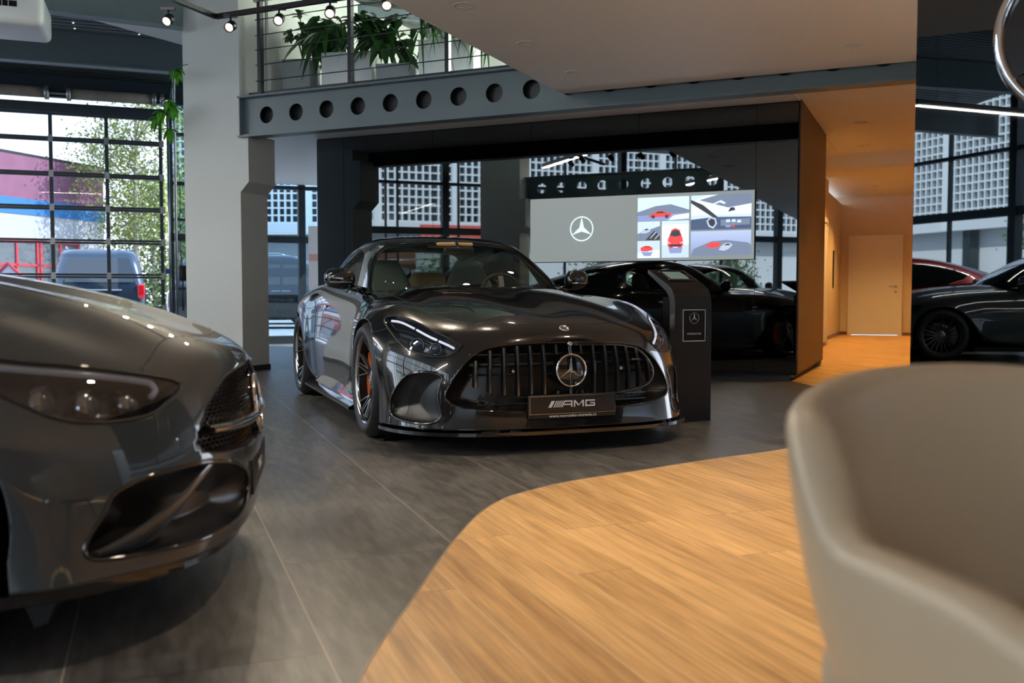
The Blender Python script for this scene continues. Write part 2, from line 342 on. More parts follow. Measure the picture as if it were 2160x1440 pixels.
# control nets: each row is nine points from the centre line out and down to the sill
GT_BODY = [
 [(.965,0,.14),(.96,.28,.14),(.93,.51,.14),(.865,.69,.14),(.745,.82,.14),(.62,.895,.14),(.52,.94,.14),(.45,.96,.14),(.40,.968,.14)],
 [(.945,0,.20),(.94,.28,.20),(.91,.51,.20),(.845,.69,.20),(.73,.81,.21),(.61,.885,.22),(.51,.93,.23),(.445,.955,.235),(.395,.965,.24)],
 [(.935,0,.31),(.93,.28,.31),(.895,.51,.32),(.82,.69,.33),(.70,.81,.34),(.59,.88,.34),(.50,.93,.345),(.44,.957,.35),(.39,.968,.35)],
 [(.93,0,.45),(.925,.28,.45),(.88,.51,.46),(.80,.68,.47),(.68,.80,.475),(.57,.88,.475),(.48,.93,.475),(.42,.96,.47),(.37,.975,.47)],
 [(.925,0,.56),(.915,.28,.56),(.86,.49,.565),(.765,.665,.575),(.64,.79,.58),(.53,.87,.58),(.44,.925,.58),(.37,.96,.565),(.32,.98,.56)],
 [(.90,0,.655),(.88,.28,.655),(.81,.49,.65),(.70,.65,.655),(.56,.78,.665),(.45,.86,.665),(.36,.92,.66),(.29,.96,.645),(.245,.982,.63)],
 [(.83,0,.705),(.80,.27,.71),(.71,.47,.71),(.57,.62,.72),(.42,.76,.735),(.32,.85,.735),(.24,.915,.72),(.18,.96,.695),(.13,.985,.69)],
 [(.62,0,.765),(.59,.26,.775),(.51,.45,.775),(.38,.62,.785),(.26,.75,.80),(.17,.85,.795),(.11,.92,.77),(.06,.965,.735),(.03,.987,.725)],
 [(.35,0,.82),(.33,.25,.835),(.27,.45,.83),(.18,.62,.83),(.09,.75,.84),(.02,.85,.83),(-.03,.925,.79),(-.06,.968,.74),(-.07,.988,.72)],
 [(.05,0,.87),(.04,.24,.885),(0,.45,.87),(-.06,.62,.865),(-.13,.75,.86),(-.17,.85,.84),(-.20,.925,.79),(-.215,.965,.72),(-.22,.985,.665)],
 [(-.22,0,.905),(-.22,.23,.915),(-.25,.45,.90),(-.29,.62,.885),(-.33,.75,.87),(-.35,.845,.84),(-.36,.91,.77),(-.36,.955,.65),(-.34,.975,.54)],
 [(-.45,0,.925),(-.45,.23,.93),(-.46,.45,.915),(-.49,.62,.895),(-.51,.74,.875),(-.53,.835,.835),(-.52,.905,.74),(-.49,.94,.55),(-.42,.955,.36)],
 [(-.65,0,.935),(-.65,.23,.935),(-.66,.45,.92),(-.68,.62,.90),(-.70,.73,.88),(-.70,.825,.84),(-.69,.895,.72),(-.64,.925,.48),(-.52,.94,.20)],
 [(-1.0,0,.93),(-1.0,.23,.93),(-1.0,.45,.925),(-1.0,.62,.905),(-1.0,.735,.89),(-1.0,.825,.84),(-1.0,.895,.70),(-.97,.92,.42),(-.90,.90,.17)],
 [(-1.5,0,.94),(-1.5,.23,.94),(-1.5,.45,.935),(-1.5,.62,.925),(-1.5,.745,.91),(-1.5,.835,.85),(-1.5,.90,.70),(-1.5,.915,.40),(-1.5,.89,.16)],
 [(-2.0,0,.96),(-2.0,.23,.96),(-2.0,.45,.96),(-2.0,.63,.95),(-2.0,.765,.935),(-2.0,.855,.87),(-2.0,.918,.72),(-2.03,.92,.42),(-2.06,.90,.17)],
 [(-2.3,0,.98),(-2.3,.23,.98),(-2.3,.45,.975),(-2.3,.64,.965),(-2.28,.785,.955),(-2.27,.88,.89),(-2.25,.95,.75),(-2.25,.965,.50),(-2.27,.96,.22)],
 [(-2.48,0,1.0),(-2.48,.23,1.0),(-2.47,.45,.99),(-2.45,.65,.98),(-2.43,.80,.968),(-2.41,.90,.905),(-2.38,.97,.80),(-2.355,.99,.62),(-2.34,.992,.45)],
 [(-2.7,0,1.0),(-2.7,.23,1.0),(-2.68,.45,.99),(-2.64,.65,.98),(-2.61,.81,.965),(-2.59,.91,.90),(-2.56,.975,.82),(-2.53,.998,.73),(-2.51,.998,.67)],
 [(-2.95,0,.99),(-2.95,.23,.99),(-2.93,.45,.985),(-2.88,.65,.972),(-2.82,.81,.955),(-2.78,.91,.89),(-2.75,.975,.82),(-2.72,.998,.76),(-2.70,.998,.73)],
 [(-3.2,0,.985),(-3.2,.23,.98),(-3.18,.45,.975),(-3.12,.65,.96),(-3.05,.80,.935),(-2.99,.90,.87),(-2.94,.965,.80),(-2.90,.992,.72),(-2.88,.995,.67)],
 [(-3.45,0,.985),(-3.45,.23,.98),(-3.42,.44,.97),(-3.36,.63,.95),(-3.27,.77,.92),(-3.19,.87,.85),(-3.12,.94,.75),(-3.07,.98,.60),(-3.05,.99,.48)],
 [(-3.65,0,.985),(-3.65,.23,.98),(-3.61,.43,.965),(-3.55,.61,.94),(-3.46,.75,.90),(-3.37,.84,.82),(-3.28,.92,.68),(-3.20,.96,.46),(-3.13,.975,.25)],
 [(-3.74,0,.95),(-3.74,.23,.945),(-3.71,.43,.93),(-3.65,.60,.90),(-3.56,.74,.85),(-3.47,.83,.76),(-3.38,.90,.60),(-3.30,.93,.40),(-3.22,.94,.20)],
 [(-3.76,0,.75),(-3.76,.23,.75),(-3.735,.43,.74),(-3.69,.60,.73),(-3.62,.73,.70),(-3.54,.82,.64),(-3.46,.87,.50),(-3.38,.90,.34),(-3.30,.91,.19)],
 [(-3.76,0,.45),(-3.76,.23,.45),(-3.74,.43,.45),(-3.70,.60,.44),(-3.63,.73,.43),(-3.56,.81,.40),(-3.49,.86,.33),(-3.42,.88,.26),(-3.35,.89,.18)],
 [(-3.70,0,.20),(-3.70,.23,.20),(-3.68,.43,.20),(-3.64,.58,.20),(-3.58,.70,.20),(-3.52,.78,.19),(-3.46,.83,.19),(-3.41,.86,.18),(-3.37,.87,.17)],
]
GT_TOP = [   # windscreen base, roof, rear glass; centre out to the belt
 [(-.66,0,.90),(-.67,.25,.90),(-.71,.48,.90),(-.79,.66,.895),(-.90,.73,.89),(-1.0,.765,.88)],
 [(-.86,0,1.03),(-.87,.25,1.03),(-.91,.46,1.02),(-1.0,.625,1.0),(-1.10,.695,.96),(-1.15,.765,.88)],
 [(-1.10,0,1.175),(-1.11,.25,1.17),(-1.15,.44,1.155),(-1.23,.59,1.12),(-1.32,.675,1.03),(-1.35,.77,.88)],
 [(-1.33,0,1.28),(-1.34,.25,1.275),(-1.37,.43,1.255),(-1.43,.565,1.205),(-1.50,.66,1.08),(-1.52,.775,.88)],
 [(-1.55,0,1.335),(-1.55,.25,1.33),(-1.57,.42,1.305),(-1.61,.55,1.25),(-1.66,.65,1.10),(-1.67,.785,.89)],
 [(-1.85,0,1.36),(-1.85,.25,1.353),(-1.86,.42,1.325),(-1.88,.545,1.27),(-1.9,.65,1.12),(-1.9,.79,.90)],
 [(-2.2,0,1.34),(-2.2,.25,1.333),(-2.2,.41,1.305),(-2.2,.54,1.245),(-2.2,.66,1.11),(-2.2,.80,.92)],
 [(-2.55,0,1.27),(-2.55,.25,1.262),(-2.54,.40,1.235),(-2.53,.53,1.18),(-2.5,.665,1.08),(-2.48,.81,.93)],
 [(-2.9,0,1.16),(-2.9,.24,1.155),(-2.88,.39,1.135),(-2.85,.51,1.09),(-2.8,.65,1.02),(-2.75,.78,.95)],
 [(-3.2,0,1.06),(-3.2,.23,1.055),(-3.17,.37,1.04),(-3.12,.48,1.01),(-3.05,.60,.98),(-2.98,.72,.95)],
 [(-3.5,0,.97),(-3.5,.22,.965),(-3.45,.34,.955),(-3.38,.44,.945),(-3.25,.55,.94),(-3.12,.66,.94)],
]

def _tail(i, j, x, y, z):
    return (x, y*(1-.16*max(0, min(1, (-2.75-x)/.75))), z)
GT_BODY = tweak(GT_BODY, _tail)
def _dome(i, j, x, y, z):
    return (x, y, z+((-.006, .010, .012, -.010, .004, 0, 0, 0, 0)[j] if 7 <= i <= 12 else 0))
GT_BODY = tweak(GT_BODY, _dome)
def _wide(i, j, x, y, z):
    k = 1 if 1 <= i <= 7 else .3
    return (x+.08*k, y+(0, .02, .055, .055, .03, 0)[j]*k, z+(0, 0, .01, .02, .02, 0)[j]*k)
GT_TOP = tweak(GT_TOP, _wide)
# saloon proportions: taller, narrower, longer wheelbase
def _saloon(i, j, x, y, z):
    k = (1.13, 1.13, 1.13, 1.13, 1.12, 1.1, 1.07, 1.04, 1.0)[j]
    z2 = .5+(z-.5)*k if z > .5 else z+.06*max(0, 1-max(0, z-.14)/.30)
    return (x*1.05 if x < 0 else x*.93-(.05, .03, .01)[i]*(x > .6) if i < 3 else x*.93, y*.94, z2)
SALOON_BODY = tweak(tweak(GT_BODY, _saloon), lambda i, j, x, y, z: (x, y, z+((-.004, .0, .020, -.010, .002, 0, 0, 0, 0)[j] if 6 <= i <= 12 else 0)))
SALOON_TOP = tweak(GT_TOP, lambda i, j, x, y, z: (x*1.08-.02, y*.93, z*1.07+.03))
# ---------------------------------------------------------------- floor, roof, walls
def prism_poly(name, pts, z0, z1, m, rot): return MB().prism(pts, z0, z1, m).build(name, rotz=rot)
struct(MB().box(-9.3, 16, -9, 17.2, -.12, 0, 'tiles').build('floor', rotz=AG))
edge = smooth_poly([(.18, 1.2), (.30, 1.75), (.407, 2.049), (.514, 2.286), (.69, 2.62), (.96, 3.137), (1.206, 3.55), (1.387, 3.768), (1.527, 3.873), (1.81, 4.02), (2.257, 4.15), (2.763, 4.298), (3.30, 4.428), (4.2, 4.78), (5.0, 5.5), (5.6, 6.6), (6.03, 7.92)], 8, closed=False)
a, b_, c_ = G(0, 0), 0, 0
def B2G(u, v):
    x, y, _ = B(u, v); return (x*math.cos(AG)+y*math.sin(AG), -x*math.sin(AG)+y*math.cos(AG))
wood_out = [tuple(p) for p in edge]+[B2G(-1.33, 9.86), B2G(-1.5, 12.2), B2G(-2.3, 14.6), B2G(-2.3, 21.7), B2G(.8, 21.7), B2G(.8, 6), B2G(7, 6), (9, -6), (.18, -6)]
struct(MB().prism(wood_out, 0.0, .004, 'wood').build('floor_oak', rotz=AG))
M['edge_strip'] = mat('floor_edge_strip', (.50, .40, .30), .35, metal=.6)
struct(MB().tube([(p[0], p[1], .003) for p in edge], .0035, 'edge_strip', 6).build('trim_1', rotz=AG))

# ground outside
M['asphalt'] = bumpy(mat('light_concrete_paving', (.42, .42, .41), .9), 30, .3, .01, .2)
g = MB().box(-70, 16, 17.2, 90, -.14, -.02, 'asphalt').box(-70, -9.3, -60, 17.2, -.14, -.02, 'asphalt').box(-9.3, 30, -60, -9.05, -.14, -.02, 'asphalt').build('ground', rotz=AG); struct(g)

# front column and its twin further forward: wide shaft with a corbel for the beam
def column(name, u1, v0, v1):
    mb = MB(); m = 'column'
    mb.prism([(u1-.81, 0), (u1, 0), (u1, 2.02), (u1+.115, 2.13), (u1+.115, 2.655), (u1, 2.655), (u1, 4.75), (u1-.98, 4.75), (u1-.98, 3.93), (u1-.81, 3.93)], v0, v1, m, axis='y')
    o = mb.build(name, rotz=AB); struct(o)
    MB().box(u1-.822, u1+.012, v0-.012, v1+.012, 0, .062, 'baseboard').build('baseboard', parent=o)
    return o
column('wall_column', -7.15, 8.50, 8.96); column('wall_column', -7.15, 3.0, 3.46)

# castellated steel beams: web with round holes, two flanges
def beam(name, v, label, u0=-7.11, u1=5.0):
    mb = MB(); tw = .012; r = .092; zc = 2.850; z0, z1 = 2.635, 3.045; pitch = .396; nh = 31
    seg = 24; x = u0
    for side, vv in ((0, v-tw/2), (1, v+tw/2)):
        cells = [(u0, u0+.32-pitch/2, None)]+[(u0+.32-pitch/2+i*pitch, u0+.32+pitch/2+i*pitch, u0+.32+i*pitch) for i in range(nh)]
        for a0, a1, c in cells:
            if a1 > u1: break
            if c is None: mb.add([(a0, vv, z0), (a1, vv, z0), (a1, vv, z1), (a0, vv, z1)], [(0, 1, 2, 3)], 'steel_paint'); continue
            vs = []; fs = []
            for k in range(seg):
                t = 2*math.pi*k/seg; cx, cz = math.cos(t), math.sin(t); hx, hz = (a1-a0)/2, (z1-z0)/2
                q = min(hx/abs(cx) if abs(cx) > 1e-6 else 9, ((z1-zc) if cz > 0 else (zc-z0))/abs(cz) if abs(cz) > 1e-6 else 9)
                vs += [(c+r*cx, vv, zc+r*cz), (c+q*cx, vv, zc+q*cz)]
            for k in range(seg): j = (k+1) % seg; fs.append((2*k, 2*k+1, 2*j+1, 2*j))
            # square corners
            for qx in (-1, 1):
                for zz in (z0, z1):
                    n = len(vs); vs.append((c+qx*(a1-a0)/2, vv, zz))
                    best = sorted(range(seg), key=lambda k: abs(vs[2*k+1][0]-vs[n][0])+abs(vs[2*k+1][2]-zz))[:2]; fs.append((n, 2*best[0]+1, 2*best[1]+1))
            mb.add(vs, fs, 'steel_paint')
            if side == 0: mb.lathe([(r, -tw/2), (r, tw/2)], 'steel_paint', 24, 'y', c=(c, v, zc))
    e = a0
    for z, zt in ((z1, z1+.02), (z0-.02, z0)): mb.box(u0-.02, e, v-.085, v+.085, z, zt, 'steel_paint')
    mb.box(u0, u0+.012, v-.08, v+.08, z0, z1, 'steel_paint')
    o = mb.build(name, rotz=AB); return tag(o, label, 'beam')
beam('castellated_beam', 8.52, 'blue-grey steel beam with a row of round holes under the gallery railing')
beam('castellated_beam', 3.2, 'matching steel beam with round holes, seen only mirrored in the black wall above the screen', u1=-3.25)

# low ceiling over the desks, gallery slab behind the beam
struct(MB().box(-3.27, 7, -9, 8.42, 2.76, 3.2, 'ceiling').build('ceiling', rotz=AB))
slab = MB().prism([(-1.30, 8.62), (3.2, 8.62), (3.2, 15), (-1.30, 15)], 2.82, 3.02, 'ceiling').prism([(-7.13, 8.62), (-1.30, 8.62), (-1.30, 15.0), (-9.1, 15.0), (-11.2, 12.9), (-7.6, 8.98)], 2.80, 3.02, 'ceiling')
struct(slab.build('ceiling_gallery', rotz=AB))
struct(MB().box(-7.1, 6, 8.60, 8.66, 3.02, 3.13, 'steel_black').box(-7.12, 6, 8.612, 8.62, 2.62, 3.05, 'steel_black').build('trim_2', rotz=AB))

# black glass wall with the screen; each sheet is a part
wb_ = MB().box(-7.085, -1.30, 9.865, 12.18, .06, 2.80, 'black_matt').box(-6.98, -1.36, 9.93, 12.1, 0, .07, 'steel_black').build('wall_back', rotz=AB); struct(wb_)
sheets = [-7.09, -6.69, -5.446, -4.19, -2.946, -1.715, -1.303]
for i, (a0, a1) in enumerate(zip(sheets, sheets[1:])):
    tilt = (.0006, -.0004, .0003, -.0005, .0004, -.0003)[i]
    mb = MB(); mb.add([(a0+.002, 9.85+tilt, .085), (a1-.002, 9.85-tilt, .085), (a1-.002, 9.85-tilt, 2.79), (a0+.002, 9.85+tilt, 2.79), (a0+.002, 9.863, .085), (a1-.002, 9.863, .085), (a1-.002, 9.863, 2.79), (a0+.002, 9.863, 2.79)], [(0, 1, 2, 3), (7, 6, 5, 4), (0, 4, 5, 1), (3, 2, 6, 7), (0, 3, 7, 4), (1, 5, 6, 2)], 'black_glass')
    mb.build('glass_sheet', parent=wb_)
struct(MB().box(-1.298, -1.285, 9.90, 12.18, .075, 2.815, 'brown_panel').build('wall_end', rotz=AB))

# corridor to the right of the black wall
c = 'corridor'
struct(MB().box(-2.0, -1.76, 12.18, 17.2, 0, 2.82, c).box(-2.2, -1.95, 17.2, 21.7, 0, 2.82, c).box(-1.92, -1.30, 12.16, 12.19, 0, 2.82, c).build('wall_left', rotz=AB))
struct(MB().box(-2.3, -1.71, 21.7, 21.85, 0, 3.0, c).box(-.77, 1.2, 21.7, 21.85, 0, 3.0, c).box(-1.71, -.77, 21.7, 21.85, 2.10, 3.0, c).build('wall_far', rotz=AB))
struct(MB().box(.8, 1.0, 8.7, 21.8, 0, 3.0, c).build('wall_right', rotz=AB))
struct(MB().box(-2.3, 1.0, 15, 21.8, 2.96, 3.1, 'ceiling').box(-2.0, 1.0, 14.0, 15.0, 2.62, 3.1, 'ceiling').build('ceiling_corridor', rotz=AB))
struct(MB().box(-1.765, -1.745, 12.2, 17.2, 0, .07, 'base_brown').box(-1.955, -1.935, 17.25, 21.7, 0, .07, 'base_brown').box(-1.95, -1.80, 21.68, 21.7, 0, .07, 'base_brown').box(-.68, .8, 21.68, 21.7, 0, .07, 'base_brown').build('baseboard_corridor', rotz=AB))
d = MB().box(-1.710, -0.770, 21.66, 21.70, .012, 2.06, 'door_wood').build('door_1', rotz=AB); struct(d)
MB().box(-1.780, -1.710, 21.62, 21.72, 0, 2.13, 'door_wood').box(-0.770, -0.700, 21.62, 21.72, 0, 2.13, 'door_wood').box(-1.780, -0.700, 21.62, 21.72, 2.06, 2.13, 'door_wood').build('door_frame', parent=d)
MB().tube([(-0.830, 21.66, 1.04), (-0.830, 21.60, 1.04), (-0.960, 21.60, 1.04)], .012, 'silver').lathe([(0, -.004), (.028, -.004), (.028, .004)], 'silver', 20, 'y', c=(-0.830, 21.655, 1.04)).build('door_handle', parent=d)
MB().lathe([(0, -.004), (.026, -.004), (.026, .004)], 'silver', 20, 'y', c=(-0.830, 21.655, .93)).build('door_lock', parent=d)
MB().box(-1.690, -0.790, 21.652, 21.66, .012, .03, 'silver').build('door_seal', parent=d)
# side door frame along the left corridor wall
d = MB().box(-1.76, -1.73, 15.9, 16.0, 0, 2.15, 'door_wood').box(-1.76, -1.73, 16.9, 17.0, 0, 2.15, 'door_wood').box(-1.76, -1.73, 15.9, 17.0, 2.07, 2.15, 'door_wood').box(-1.76, -1.75, 16.0, 16.9, .01, 2.07, 'door_wood').build('door_2', rotz=AB); struct(d)
tag(MB().bbox(-1.757, -1.735, 13.35, 13.45, 1.28, 1.40, 'silver', .004).build('light_switch', rotz=AB), 'upper small dark switch plate on the left wall of the corridor', 'switch')
tag(MB().bbox(-1.757, -1.735, 13.35, 13.45, .98, 1.18, 'silver', .004).build('control_panel', rotz=AB), 'taller dark control panel below the switch in the corridor', 'panel')
tag(MB().bbox(-1.945, -1.925, 20.0, 20.08, 1.0, 1.75, 'black_satin', .004).build('wall_bar', rotz=AB), 'slim dark vertical bar on the corridor wall left of the door', 'handle')

# dark mirror pillar on the right, turned to the tiles
NP, TM = 3.10, 3.253
bm_ = MB().box(NP+.012, NP+.7, .4, TM-.004, 0, 4.75, 'black_matt').build('wall_pillar', rotz=AG); struct(bm_)
MB().box(NP, NP+.011, .4, TM, .02, 4.74, 'black_glass').build('glass_sheet', parent=bm_)
# ---------------------------------------------------------------- window fronts
M['clear_glass'] = glass_mat('clear_glass', (.90, .95, .94), .05)
M['door_glass'] = glass_mat('grey_tinted_door_glass', (.34, .365, .38), .006, top=.3)
M['side_glass'] = glass_mat('blue_tinted_glass', (.26, .34, .38), .06)
def front_F():
    mb = MB(); n0, n1 = -9.30, -9.20; m = 'frame_dark'
    for t in (13.6, 6.96, 1.9, -3.23, -8.4): mb.box(n0-.05, n1+.06, t-.085, t+.085, 0, 5.6, m)
    for t in (16.9, 15.2, 11.9, 11.1, 9.8, 8.46, 8.16, 6.6, 5.0, 3.6, .3, -1.2, -4.6, -6.2): mb.box(n0, n1, t-.02, t+.02, 0, 5.6, m)
    for z, h in ((2.38, .17), (3.62, .07), (4.9, .09), (.02, .10)): mb.box(n0, n1+.03, -9, 17.1, z, z+h, m)
    mb.box(n0-.1, n1+.2, -9, 17.2, 5.3, 5.8, 'roof_sheet')
    o = mb.build('window_1', rotz=AG); struct(o)
    MB().add([(-9.26, -9, .1), (-9.26, 17.1, .1), (-9.26, 17.1, 5.3), (-9.26, -9, 5.3)], [(0, 1, 2, 3)], 'clear_glass').build('pane', parent=o)
front_F()
def front_T():
    m = 'frame_dark'; T0, T1 = 17.10, 17.22; mb = MB()
    for n, h in ((-9.2, .1), (-5.0, .06), (-2.8, .1), (.33, .045), (.69, .05), (1.6, .04), (2.52, .06), (3.6, .05), (5.0, .05)): mb.box(n-h, n+h, T0, T1+.05, 0, 4.38, m)
    for z, h in ((2.72, .06), (1.78, .12), (3.55, .05), (.0, .14)): mb.box(.3, 7.8, T0, T1, z, z+h, m)
    for z in (2.12, .95): mb.box(.33, .69, T0, T1, z, z+.04, m)
    for z in (.0, 1.3, 2.6, 3.95): mb.box(-9.2, -2.8, T0, T1, z, z+.1, m)
    mb.box(-9.2, 7.8, T0-.02, T1+.1, 4.16, 4.40, m).box(-2.8, .33, T0, T1, 3.90, 3.97, m).box(-9.2, 7.8, T0, T1, 4.06, 4.2, m)
    o = mb.build('window_2', rotz=AG); struct(o)
    mb = MB()
    for a, b in ((-9.2, -2.8), (.33, 7.8)): mb.add([(a, 17.16, 0), (b, 17.16, 0), (b, 17.16, 4.2), (a, 17.16, 4.2)], [(0, 1, 2, 3)], 'side_glass')
    mb.add([(-2.8, 17.16, 3.95), (.33, 17.16, 3.95), (.33, 17.16, 4.12), (-2.8, 17.16, 4.12)], [(0, 1, 2, 3)], 'door_glass').build('pane', parent=o)
front_T()
# glazed sectional door
gd = thing('sectional_door', 'dark framed glazed sectional garage door behind the grey car', 'garage door', G(-1.2, 17.05), AG)
zs = [.08, .64, 1.18, 1.74, 2.28, 2.82, 3.38, 3.80]; ns = [-1.6+.0, -1.125, -.275, .555, 1.44]
M['hinge'] = mat('zinc_hinge', (.35, .36, .36), .4, metal=.8)
for k in range(len(zs)-1):
    mb = MB(); z0, z1 = zs[k], zs[k+1]; fr = .035
    x0, x1 = -1.6, 1.44
    mb.box(x0, x1, -.03, .03, z0, z0+fr, 'frame_dark').box(x0, x1, -.03, .03, z1-fr-.005, z1-.005, 'frame_dark')
    for x in (x0+.02, -1.125, -.275, .555, x1-.055): mb.box(x-.028, x+.028, -.03, .03, z0+fr, z1-fr, 'frame_dark')
    s = mb.build('door_section', gd)
    MB().add([(x0, 0, z0+.03), (x1, 0, z0+.03), (x1, 0, z1-.03), (x0, 0, z1-.03)], [(0, 1, 2, 3)], 'door_glass').build('pane', s)
    if k:
        for x in (-1.125, -.275, .555, 1.40):
            MB().box(x-.035, x+.035, -.055, -.03, z0-.055, z0+.055, 'hinge').build('hinge', s)
MB().box(-1.6, 1.44, -.04, .04, 3.80, 3.92, 'frame_dark').build('top_rail', gd)
MB().tube([(1.50, -.10, .05), (1.50, -.10, 3.9)], .022, 'silver').build('guide_rail', gd)
tube_m = bumpy(mat('beige_spring_tube', (.27, .25, .20), .7), 40, .3, .01, .2); M['tube'] = tube_m
for (a, b) in ((-2.25, -.30), (.02, 1.30)):
    MB().tube([(a, -.16, 4.08), (b, -.16, 4.08)], .085, 'tube', 20).build('spring_tube', gd)
mb = MB().tube([(-2.5, -.16, 4.08), (1.6, -.16, 4.08)], .018, 'silver')
for x in (-.30, .02, 1.30, 1.42): mb.lathe([(.0, -.03), (.11, -.03), (.11, .03), (0, .03)], 'hinge', 20, 'x', c=(x, -.16, 4.08))
mb.build('shaft', gd)
MB().box(1.43, 1.50, -.12, -.05, 1.22, 1.30, mat('blue_sticker', (.02, .05, .35), .5)).build('sticker', gd)
tag(MB().tube([(0, 0, 0), (.01, 0, 3.2), (-.02, -.9, 3.9), (-.03, -2.0, 4.5)], .022, 'silver').lathe([(0, 0), (.04, 0), (.04, .16), (0, .16)], 'silver', 14, c=(-.09, -2.0, 4.36)).build('standpipe', loc=G(.40, 16.9), rotz=AG), 'thin silver standpipe rising beside the garage door', 'pipe')
tag(MB().bbox(-.06, .06, -.05, .05, 1.10, 1.36, 'black_satin', .01).tube([(0, 0, 1.1), (0, 0, .6)], .012, 'black_satin').tube([(0, 0, 1.36), (-.03, .02, 1.6), (-.02, .03, 2.9)], .006, 'black_satin').build('door_operator', loc=G(.50, 16.95), rotz=AG), 'small black operator box with hanging cable by the garage door', 'control box')
tag(MB().bbox(-.14, .0, -.04, .04, .42, .92, 'black_matt', .03).tube([(-.15, 0, .4), (-.17, 0, .7), (-.12, 0, .93), (0, 0, .94)], .012, 'white_plastic').build('office_chair', loc=G(.80, 16.2), rotz=AG), 'black chair back with pale edge at the foot of the column', 'chair')

# ---------------------------------------------------------------- roof of the high hall
struct(MB().prism([(-9, 4.75), (13.9, 4.75), (17.3, 4.39), (17.3, 4.5), (13.9, 4.9), (-9, 4.9)], -9.3, 6.5, 'roof_sheet', axis='x').build('ceiling_hall', rotz=AG))
for i, (t, lab) in enumerate(((14.0, 'lower blue-grey roof beam nearest the garage door'), (11.45, 'upper blue-grey roof beam nearest the camera over the left hall'))):
    zb = 3.93 if i == 0 else 3.89
    mb = MB().box(-9.2, .27 if i else .9, t-.01, t+.01, zb, zb+.42, 'steel_paint').box(-9.2, .27 if i else .9, t-.09, t+.09, zb-.02, zb, 'steel_paint').box(-9.2, .27 if i else .9, t-.09, t+.09, zb+.42, zb+.44, 'steel_paint')
    o = tag(mb.build('roof_beam', rotz=AG), lab, 'beam'); o.rotation_euler = (0, .03 if i else 0, AG)
for n in (-4.2, -.35, ): struct(MB().box(n-.05, n+.05, 11.5, 14.0, 4.55, 4.75, 'steel_paint').build('trim_purlin', rotz=AG))
struct(MB().box(-9.2, 5, 15.6, 15.7, 4.40, 4.56, 'steel_paint').box(-9.2, 5, 12.7, 12.8, 4.6, 4.72, 'steel_paint').build('trim_purlins', rotz=AG))
# white boxed soffit running to the column
struct(MB().prism([(-5.32, 10.98), (-4.0, 11.72), (-3.6, 12.4), (-4.33, 12.66)], 4.15, 4.74, 'plaster').build('trim_soffit'))
# rows of glowing discs imitating daylight through roof pin-holes
pin = mat('daylight_glow_dot', (0, 0, 0), emit=(.75, .88, 1), est=2.2)
mb = MB()
for n in (-1.85, -1.0, -.15, .62):
    for k in range(26):
        t = 11.3+k*.215; x = n+.003*k
        if k % 7 == 4: continue
        mb.lathe([(0, 0), (.014, 0)], pin, 8, 'z', c=(x, t, 4.746 if t < 13.9 else 4.746-(t-13.9)*.106))
mb.build('roof_glow_dots', rotz=AG); bpy.data.objects['roof_glow_dots']['kind'] = 'structure'
# rear and side walls of the hall so that the room is closed
M['wood_wall'] = bumpy(mat('brown_wood_wall', (.16, .095, .05), .5), 20, .1, .003, .2)
struct(MB().box(-1.1, 11.2, -6.2, -6.0, 0, 4.74, 'wood_wall').box(-1.2, -1.0, -9, -6, 0, 4.74, 'wood_wall').build('wall_rear', rotz=AG))
struct(MB().box(11, 11.2, -9, 4, 0, 4.9, 'column').box(11, 16, 4, 4.2, 0, 4.9, 'column').build('wall_side', rotz=AG))
mb = MB()
for n in (-9.2, -6.5, -3.9, -1.2): mb.box(n-.06, n+.06, -9.12, -8.95, 0, 4.9, 'frame_dark')
for z in (0, 2.4, 4.5): mb.box(-9.2, -1.2, -9.1, -8.97, z, z+.14, 'frame_dark')
o = mb.build('window_3', rotz=AG); struct(o)
MB().add([(-9.2, -9.03, 0), (-1.2, -9.03, 0), (-1.2, -9.03, 4.8), (-9.2, -9.03, 4.8)], [(0, 3, 2, 1)], 'clear_glass').build('pane', parent=o)
# gallery: back wall and ceiling above the slab
struct(MB().box(-7.3, 4.0, 13.2, 13.4, 3.02, 6.3, 'mezz_white').box(-7.3, 4.0, 8.3, 13.4, 6.2, 6.35, 'mezz_white').box(3.2, 3.4, 8.6, 13.4, 3.0, 6.3, 'mezz_white').build('wall_gallery', rotz=AB))
struct(MB().box(-7.3, -7.12, 8.98, 13.2, 3.02, 6.2, 'mezz_white').build('wall_gallery_side', rotz=AB))

# ---------------------------------------------------------------- grid-clad buildings outside
M['grid_white'] = mat('white_concrete_grid', (.80, .84, .86), .7)
M['grid_glass'] = mat('dark_recess_glass', (.020, .030, .034), .15)
M['render_white'] = mat('white_render', (.72, .75, .77), .8)
def grid_building(name, loc, rot, length, z0, rows, label, base):
    """facade on local Y=0 facing -Y, running along +X"""
    mb = MB(); cw, ch, pil = .28, .315, .28; x = 0; h = rows*ch
    while x < length:
        for k in range(11):
            mb.box(x+k*cw-.035, x+k*cw+.035, 0, .16, z0, z0+h, 'grid_white')
        mb.box(x+10*cw, x+10*cw+pil, -.03, .2, z0-.4, z0+h, 'grid_white'); x += 10*cw+pil
    X = x
    for r in range(rows+1): mb.box(0, X, 0.005, .155, z0+r*ch-.03, z0+r*ch+.03, 'grid_white')
    o = mb.build('sun_screen', loc=loc, rotz=rot)
    b = thing(name, label, 'building', loc, rot); o.parent = b; o.location = (0, 0, 0); o.rotation_euler = (0, 0, 0)
    MB().box(0, X, .16, 9, z0, z0+h+.3, 'grid_glass').build('glazing', b)
    MB().box(0, X, -.02, .3, z0-.45, z0-.03, 'render_white').build('fascia', b)
    base(b, X); return b
